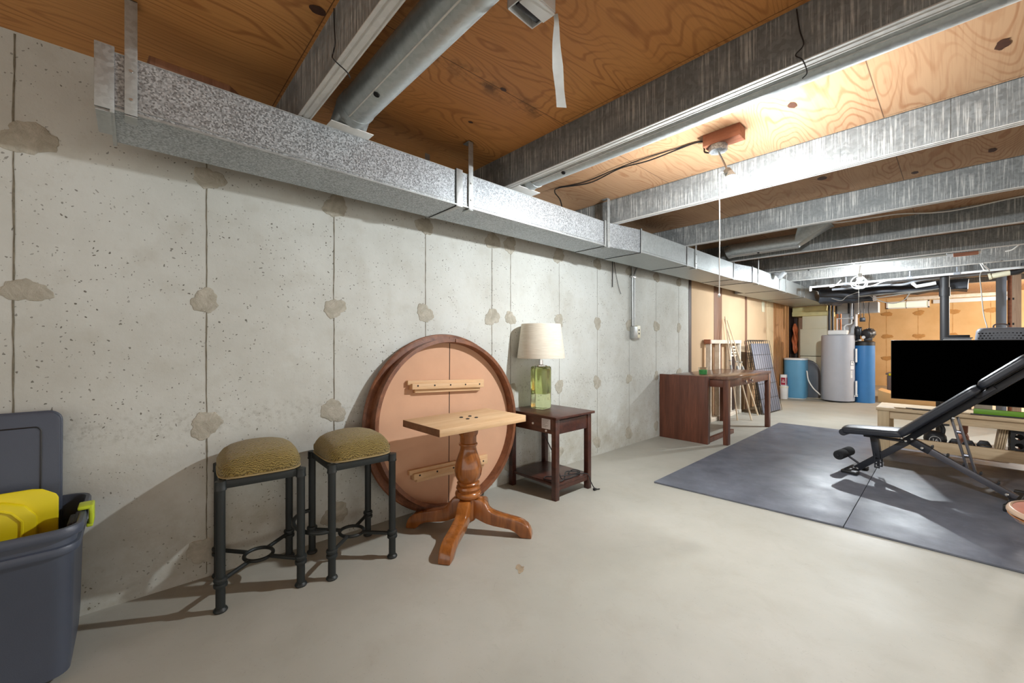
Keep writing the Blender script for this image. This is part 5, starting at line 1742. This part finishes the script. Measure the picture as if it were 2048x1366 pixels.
view = math.atan2(0 - HY, 2.49 - HX)      # bearing from the tank to the camera side
for z0, z1 in ((0.78, 1.04), (0.16, 0.42)):
    b = MB(); on_tank(view + 1.36, z0, z1, -0.14, 0.14, 0.018, b); put(b, 'element_cover', 'white_plastic', ht)
b = MB()
on_tank(view + 0.98, 0.72, 0.81, -0.16, 0.18, 0.002, b); on_tank(view + 0.98, 0.635, 0.715, -0.16, 0.18, 0.002, b); on_tank(view + 0.94, 0.48, 0.62, -0.11, 0.05, 0.002, b)
b.use(1)
for z0, z1, w0, w1 in ((0.806, 0.811, -0.16, 0.18), (0.72, 0.725, -0.16, 0.18), (0.72, 0.81, -0.16, -0.145), (0.635, 0.639, -0.16, 0.18), (0.775, 0.79, -0.06, 0.0), (0.775, 0.79, 0.02, 0.07), (0.745, 0.76, 0.06, 0.11), (0.61, 0.614, -0.10, -0.02), (0.58, 0.584, -0.10, 0.0), (0.56, 0.564, -0.10, -0.03), (0.54, 0.544, -0.10, 0.01)):
    on_tank(view + 0.98, z0, z1, w0, w1, 0.0035, b)
put(b, 'warning_label', ['paper', 'ink'], ht)
b = MB()
vx, vy = HX + (HR + 0.03) * math.cos(view + 1.25), HY + (HR + 0.03) * math.sin(view + 1.25)
b.cyl((HX + HR * 0.98 * math.cos(view + 1.25), HY + HR * 0.98 * math.sin(view + 1.25), 0.13), (vx + 0.02, vy, 0.13), 0.012); b.cyl((vx, vy, 0.13), (vx + 0.005, vy - 0.01, 0.155), 0.010); b.box((vx - 0.02, vy - 0.012, 0.152), (vx + 0.025, vy + 0.008, 0.162), 0.003)
put(b, 'drain_valve', 'white_plastic', ht)
b = MB(); b.box((HX - 0.13, HY - 0.19, 1.309), (HX + 0.17, HY + 0.05, 1.40), 0.015, 3, None); put(b, 'top_insulation', 'white_plastic', o)

o = thing('heater_piping', 'grey and white pipes rising from the water heater top', 'pipes', (0.95, 10.35, 1.4))
b = MB()
b.tube(spline([(1.02, 10.16, 1.402), (1.02, 10.14, 1.46), (1.05, 10.14, 1.50), (1.12, 10.14, 1.52), (1.13, 10.14, 1.56), (1.13, 10.14, 1.75)], 6), 0.013, 10)
b.tube([(0.90, 10.20, 1.402), (0.90, 10.20, 1.63), (1.12, 10.16, 1.63)], 0.012, 8)
put(b, 'pipe', 'pipe_white', o)
b = MB(); b.tube([(1.13, 10.14, 1.66), (1.13, 10.14, 1.93)], 0.018, 10); b.box((1.105, 10.115, 1.60), (1.16, 10.165, 1.66), 0.008); put(b, 'valve', 'pipe_grey', o)
b = MB(); b.box((1.055, 10.55, 1.58), (1.115, 10.62, 2.05), 0.004); put(b, 'vent_pipe', 'steel_dark', o)
o = thing('gas_pipe', 'dark vertical pipes between the furnace and the water heater', 'pipes', (0.72, 10.7, 0.0))
b = MB(); b.cyl((0.70, 10.66, 0.0), (0.70, 10.66, 2.10), 0.022); b.cyl((0.765, 10.62, 0.0), (0.765, 10.62, 2.10), 0.018); put(b, 'pipe', 'steel_dark', o)
b = MB(); b.cyl((0.86, 10.85, 0), (0.86, 10.85, 1.76), 0.014); b.cyl((0.81, 10.85, 0), (0.81, 10.85, 1.76), 0.014); put(b, 'copper_line', 'copper', o)

BX, BY = 0.215, 10.20
o = thing('brine_tank', 'short blue plastic brine tank with rounded corners left of the grey water heater', 'tank', (BX, BY, 0))


def sqloft(mb, cx, cy, lv, p=3.2, n=48):
    t = bmesh.new()
    rings = []
    for r, z in lv:
        if r == 0:
            rings.append([t.verts.new((cx, cy, z))])
        else:
            rings.append([t.verts.new((cx + sq(r, 2 * math.pi * i / n + 0.5, p)[0], cy + sq(r, 2 * math.pi * i / n + 0.5, p)[1], z)) for i in range(n)])
    for a, c in zip(rings[:-1], rings[1:]):
        for i in range(n):
            if len(c) == 1:
                t.faces.new((a[i], a[(i + 1) % n], c[0]))
            elif len(a) == 1:
                t.faces.new((a[0], c[(i + 1) % n], c[i]))
            else:
                t.faces.new((a[i], a[(i + 1) % n], c[(i + 1) % n], c[i]))
    mb.merge(t)


b = MB(); sqloft(b, BX, BY, [(0, 0.012), (0.18, 0.012), (0.19, 0.02), (0.195, 0.06), (0.196, 0.10), (0.198, 0.11), (0.199, 0.77), (0.196, 0.79), (0.185, 0.80), (0, 0.80)]); put(b, 'tank', 'brine_blue', o, 40)
b = MB(); sqloft(b, BX, BY, [(0, 0.80), (0.19, 0.80), (0.204, 0.80), (0.204, 0.822), (0.197, 0.834), (0, 0.836)]); put(b, 'lid', 'white_plastic', o, 40)
b = MB(); sqloft(b, BX, BY, [(0, 0.0), (0.182, 0.0), (0.182, 0.012), (0, 0.012)]); put(b, 'base', 'white_plastic', o, 40)
b = MB(); b.tube(spline([(0.432, 10.06, 0.58), (0.445, 10.03, 0.56), (0.47, 10.02, 0.40), (0.55, 10.0, 0.25), (0.64, 9.97, 0.16), (0.66, 10.02, 0.12)], 8), 0.011, 10)
tag(put(b, 'drain_hose', 'white_cord'), 'thin pale hose drooping from the short blue tank to the grey heater', 'hose')
o = thing('charcoal_drum', 'dark grey round-topped drum behind the short blue tank', 'drum', (0.50, 10.62, 0))
b = MB(); b.lathe([(0, 0.0), (0.97, 0.0), (1.0, 0.02), (1.0, 0.46), (0.97, 0.55), (0.88, 0.64), (0.72, 0.715), (0.5, 0.765), (0.25, 0.79), (0, 0.80)], (0, 0, 0), 48, Matrix.Translation((0.305, 10.59, 0)) @ Matrix.Diagonal((0.265, 0.135, 1, 1))); put(b, 'body', 'charcoal', o, 50)

SX, SY, SR = 1.288, 10.43, 0.155
o = thing('pressure_tank', 'tall blue pressure tank with black cap right of the grey water heater', 'tank', (SX, SY, 0))
b = MB(); b.lathe([(0, 0.0), (SR - 0.003, 0.0), (SR, 0.01), (SR, 1.10), (0, 1.10)], (SX, SY, 0), 48); put(b, 'tank', 'tank_blue', o)
b = MB(); b.lathe([(0, 1.10), (SR + 0.003, 1.10), (SR + 0.004, 1.165), (SR - 0.02, 1.185), (0, 1.19)], (SX, SY, 0), 48); put(b, 'cap', 'black_plastic', o)
o = thing('well_pump', 'black jet pump with motor on top of the tall blue tank', 'pump', (SX, SY, 1.19))
b = MB()
pmx = Matrix.Translation((SX + 0.06, SY - 0.04, 1.33)) @ Matrix.Rotation(R(65), 4, 'Z') @ Matrix.Rotation(R(80), 4, 'Y')
b.lathe([(0, -0.10), (0.06, -0.10), (0.085, -0.08), (0.09, -0.04), (0.094, -0.03), (0.094, 0.06), (0.08, 0.09), (0.05, 0.11), (0, 0.11)], (0, 0, 0), 24, pmx)
for k in range(10):
    a = 2 * math.pi * k / 10
    b.box((0.088, -0.006, -0.03), (0.104, 0.006, 0.06), 0.002, 1, pmx @ Matrix.Rotation(a, 4, 'Z'))
b.box((SX + 0.00, SY - 0.09, 1.19), (SX + 0.12, SY + 0.01, 1.25), 0.006)
put(b, 'motor', 'iron_black', o, 40)
b = MB()
b.lathe([(0, 0), (0.05, 0), (0.05, 0.03), (0.03, 0.05), (0.035, 0.10), (0.06, 0.13), (0.06, 0.24), (0.045, 0.27), (0, 0.275)], (SX - 0.09, SY - 0.05, 1.19), 20)
b.box((SX - 0.13, SY - 0.10, 1.30), (SX - 0.03, SY, 1.46), 0.01)
put(b, 'pump_head', 'steel_dark', o, 40)
b = MB()
b.tube([(SX - 0.09, SY - 0.05, 1.44), (SX - 0.09, SY - 0.05, 1.475), (SX - 0.128, SY - 0.05, 1.475), (SX - 0.128, SY - 0.05, 1.20), (SX - 0.10, SY - 0.05, 1.20)], 0.014, 10)
put(b, 'pipe', 'pipe_black', o, 40)
b = MB(); b.cyl((SX - 0.05, SY - 0.13, 1.19), (SX - 0.05, SY - 0.13, 1.22), 0.02); b.cyl((SX + 0.0, SY - 0.10, 1.26), (SX + 0.0, SY - 0.14, 1.26), 0.028); put(b, 'gauge', 'white_plastic', o, 40)
o = thing('power_adapter', 'small dark box hanging by cords above the tall blue tank', 'switch box', (1.33, 9.79, 1.54))
b = MB(); b.box((1.295, 9.76, 1.54), (1.375, 9.82, 1.615), 0.005); put(b, 'box', 'steel_dark', o)
b = MB()
b.tube(spline([(1.31, 9.79, 1.61), (1.305, 9.79, 1.75), (1.30, 9.79, 1.897)], 5), 0.006, 6); b.tube(spline([(1.35, 9.79, 1.61), (1.355, 9.79, 1.75), (1.35, 9.79, 1.897)], 5), 0.006, 6)
put(b, 'cord', 'black_cord', o)
b = MB(); b.tube(spline([(1.36, 10.40, 1.41), (1.37, 10.30, 1.52), (1.41, 10.0, 1.62), (1.41, 9.84, 1.75), (1.42, 9.82, 1.895)], 6), 0.006, 6)
tag(put(b, 'pump_cord', 'black_cord'), 'thin dark cord rising from the pump motor to the dark duct', 'cord')

# cans by the brine tank
b = MB(); b.box((0.035, 9.80, 0.27), (0.135, 9.90, 0.50), 0.004); b.use(1)
b.box((0.1355, 9.81, 0.29), (0.1365, 9.89, 0.44)); b.box((0.045, 9.7985, 0.29), (0.125, 9.7995, 0.44))
b.use(2); b.box((0.06, 9.7975, 0.34), (0.115, 9.7984, 0.36)); b.box((0.07, 9.7975, 0.38), (0.105, 9.7984, 0.395))
tag(put(b, 'carton', ['white_plastic', 'red', 'paper']), 'red and white carton standing on a white pail left of the short blue tank', 'carton')
o = thing('pail', 'white pail on the floor under the red and white carton', 'pail', (0.085, 9.85, 0))
b = MB(); b.lathe([(0, 0), (0.066, 0), (0.072, 0.01), (0.078, 0.255), (0.078, 0.268), (0, 0.268)], (0.085, 9.85, 0), 28); put(b, 'body', 'white_plastic', o)
b = MB(); b.lathe([(0.078, 0.235), (0.083, 0.24), (0.083, 0.25), (0.078, 0.255)], (0.085, 9.85, 0), 28, None, False); put(b, 'rim', 'cream', o)

# doorway gap beside the furnace: dark studs and an orange wrapped bundle
b = MB(); b.box((-0.015, 11.05, 0), (0.05, 11.20, 1.73), 0.003); b.box((-0.015, 10.72, 0), (0.0, 11.05, 0.9), 0.001)
tag(put(b, 'wood_stud', 'dark_board'), 'dark brown stud against the wall in the gap left of the furnace', 'stud')
b = MB()


def bag(u, v):
    a = 2 * math.pi * u
    z = 0.92 + 0.66 * v
    r = (0.05 + 0.015 * math.sin(9 * v + 3 * u * 6.28) + 0.01 * math.sin(17 * v)) * (math.sin(math.pi * min(0.98, max(0.02, v))) ** 0.3)
    return Vector((0.055 + r * math.cos(a) * 0.9, 10.85 + r * 1.9 * math.sin(a), z))


b.grid(bag, 28, 30, True)
tag(put(b, 'hanging_bag', 'orange_bag', None, 60), 'orange wrapped bundle hanging in the dark gap left of the furnace', 'bag')

# tote on a cardboard box in front of the end wall
b = MB(); b.prism([(1.46, 0), (2.36, 0), (2.36, 0.16), (2.2, 0.13), (2.0, 0.125), (1.85, 0.135), (1.7, 0.165), (1.56, 0.205), (1.46, 0.24)], 0.55, Matrix(((1, 0, 0, 0), (0, 0, 1, 10.64), (0, 1, 0, 0.0005), (0, 0, 0, 1))), 0.004)
tag(put(b, 'cardboard_box', 'cardboard'), 'low tan cardboard piece with a curved top edge right of the tall blue tank', 'cardboard')
o = thing('storage_tote', 'brown grey tote with yellow latch right of the tall blue tank', 'tote', (1.9, 11.7, 0))
b = MB(); b.box((1.53, 11.35, 0.0), (2.15, 11.8, 0.50), 0.03, 3); put(b, 'bin_body', 'tote_brown', o)
b = MB(); b.box((1.51, 11.33, 0.50), (2.17, 11.82, 0.535), 0.012, 3); put(b, 'lid', 'tote_brown', o)
b = MB(); b.box((1.56, 11.318, 0.485), (1.74, 11.34, 0.53), 0.004); put(b, 'latch', 'yellow', o)

# ------------------------------------------------------------------ pipes and posts at the far end
o = thing('drain_stack', 'black drain pipe standing behind the television', 'pipe', (2.385, 8.3, 0))
b = MB(); b.cyl((2.385, 8.3, 0), (2.385, 8.3, 2.10), 0.047, None, 28); put(b, 'pipe', 'pipe_black', o)
b = MB(); b.cyl((2.385, 8.3, 1.80), (2.385, 8.3, 1.92), 0.056, None, 28); put(b, 'coupling', 'pipe_black', o)
o = thing('water_pipe', 'white pipe with elbow running under the joists by the far bulb', 'pipe', (1.9, 8.02, 2.05))
b = MB(); b.cyl((0.90, 8.02, 2.048), (3.3, 8.02, 2.082), 0.016); b.cyl((0.90, 8.02, 2.055), (0.90, 8.02, 1.985), 0.018); b.ball((0.90, 8.02, 2.048), 0.020, 12); put(b, 'pipe', 'pipe_white', o)
b = MB()
for x in (1.35, 2.05, 2.5):
    b.cyl((x - 0.03, 8.02, 2.05 + (x - 0.9) * 0.0142), (x + 0.03, 8.02, 2.05 + (x - 0.9) * 0.0142), 0.022)
    b.box((x - 0.006, 8.015, 2.05), (x + 0.006, 8.025, ZB))
put(b, 'coupling', 'pipe_grey', o)
o = thing('water_pipe', 'grey pipe with kink running beside the white pipe toward the right edge', 'pipe', (2.2, 8.5, 2.0))
b = MB()
b.tube(spline([(1.1, 8.50, 2.035), (1.7, 8.50, 2.045), (1.95, 8.50, 2.03), (2.1, 8.50, 2.07), (2.3, 8.50, 2.085), (3.2, 8.5, 2.10)], 6), 0.02, 12)
b.tube([(1.2, 8.60, 2.085), (3.3, 8.60, 2.12)], 0.02, 10)
put(b, 'pipe', 'pipe_grey', o)
b = MB(); b.tube([(2.06, 8.42, 2.03), (2.10, 8.40, 1.975), (2.24, 8.40, 1.995), (2.30, 8.40, 2.005)], 0.026, 12); put(b, 'elbow', 'pipe_white', o)
b = MB()
for i in range(2):
    rr_, cx, cz = (0.095, 1.50, 2.055) if i == 0 else (0.075, 1.535, 2.04)
    b.tube([(cx + rr_ * math.cos(2 * math.pi * k / 30) * 0.9, 7.96 + 0.03 * i, cz + rr_ * math.sin(2 * math.pi * k / 30)) for k in range(30)], 0.0075, 8, True)
b.tube(spline([(1.16, 7.95, 2.02), (1.22, 7.95, 2.03), (1.30, 7.95, 2.11), (1.24, 7.96, 2.04), (1.32, 7.97, 2.06), (1.42, 7.96, 2.03), (1.55, 7.96, 1.985), (1.66, 7.96, 1.99), (1.78, 7.97, 2.04), (1.86, 7.98, 2.05)], 6), 0.0075, 8)
tag(put(b, 'cable_coil', 'white_cord'), 'coil of white cable hanging beside the far lit bulb', 'cable')
b = MB(); b.tube(spline([(2.72, 7.80, 2.15), (2.735, 7.80, 2.10), (2.77, 7.80, 2.04), (2.70, 7.80, 2.02), (2.705, 7.75, 1.8), (2.72, 7.6, 1.5), (2.745, 7.4, 1.30), (2.75, 7.2, 1.05)], 8), 0.0055, 8)
tag(put(b, 'loose_cable', 'grey_cord'), 'long thin cord hanging down behind the pet carrier', 'cord')
b = MB(); b.tube(spline([(2.70, 7.84, 2.15), (2.72, 7.83, 2.09), (2.735, 7.83, 2.06), (2.775, 7.83, 2.05), (2.745, 7.83, 2.10), (2.715, 7.83, 2.15)], 6), 0.006, 8)
tag(put(b, 'cable_loop', 'white_cord'), 'short white cable loop under the joist near the right edge', 'cable')
b = MB(); b.tube(spline([(2.86, 7.05, ZB - 0.002), (2.91, 7.03, 2.165), (2.96, 7.0, 2.215), (2.99, 7.0, 2.26), (3.05, 7.0, 2.32)], 6), 0.007, 8)
tag(put(b, 'cable_end', 'white_cord'), 'white cable end curling between joists at the right edge', 'cable')
o = thing('cleanout_pipe', 'yellowed white pipe coupling on a black pipe near the right edge', 'pipe', (2.93, 8.2, 2.0))
b = MB(); b.cyl((2.79, 8.2, 2.015), (2.96, 8.2, 2.045), 0.034, None, 20); b.cyl((2.78, 8.2, 2.013), (2.80, 8.2, 2.017), 0.042, None, 20); put(b, 'coupling', 'cream', o)
b = MB(); b.tube(spline([(2.96, 8.2, 2.045), (3.02, 8.2, 2.05), (3.07, 8.2, 2.09), (3.08, 8.2, 2.15)], 6), 0.036, 16); put(b, 'elbow', 'pipe_black', o)

o = thing('steel_column', 'grey steel column at the right beside the wood studs', 'column', (2.93, 9.0, 0))
b = MB(); b.box((2.878, 8.95, 0.0), (2.972, 8.956, 2.10)); b.box((2.878, 9.05, 0.0), (2.972, 9.056, 2.10)); b.box((2.920, 8.955, 0.0), (2.930, 9.051, 2.10)); put(b, 'flange', 'grey_steel', o)
b = MB(); b.box((2.865, 8.93, 2.10), (2.985, 9.07, 2.112), 0.001); put(b, 'cap_plate', 'grey_steel', o)
for x0, x1, mt, lb in ((2.985, 3.02, 'redwood', 'narrow brown stud right next to the grey steel column'), (3.022, 3.105, 'weathered', 'wide weathered stud at the right edge'), (3.15, 3.24, 'grey_steel', 'grey post at the very right edge behind the studs')):
    b = MB(); b.box((x0, 9.0, 0), (x1, 9.09, ZB - 0.002), 0.002)
    b.use(1)
    if mt != 'grey_steel':
        for z in (0.6, 1.0, 1.4, 1.75):
            b.box((x0 + 0.004, 8.9985, z), (x0 + 0.02, 9.0, z + 0.03))
    tag(put(b, 'wood_stud' if mt != 'grey_steel' else 'steel_post', [mt, 'hole']), lb, 'stud' if mt != 'grey_steel' else 'post')
o = thing('support_beam', 'dark steel beam across the far end above the drain pipe', 'beam', (2.9, 9.0, 2.115))
b = MB(); b.box((2.3, 8.94, 2.113), (7.6, 9.06, 2.120)); b.box((2.3, 8.997, 2.118), (7.6, 9.003, 2.156)); put(b, 'web', 'steel_dark', o)

# loose wire ends dangling behind the duct, tag on the wall paneling
b = MB()
b.tube(spline([(0.02, 3.73, 2.02), (0.018, 3.735, 1.9), (0.02, 3.73, 1.78), (0.03, 3.715, 1.74)], 6), 0.0045, 6)
b.tube(spline([(0.02, 3.76, 2.02), (0.02, 3.79, 1.9), (0.022, 3.85, 1.74), (0.024, 3.885, 1.68)], 6), 0.003, 6)
tag(put(b, 'wire_ends', 'black_cord'), 'loose dark wire ends dangling below the duct against the concrete wall', 'wire')
b = MB(); b.box((0.001, 8.72, 1.74), (0.012, 8.86, 1.94), 0.002)
tag(put(b, 'wall_tag', 'cream'), 'small cream plate on the tan wall panels just under the duct', 'plate')
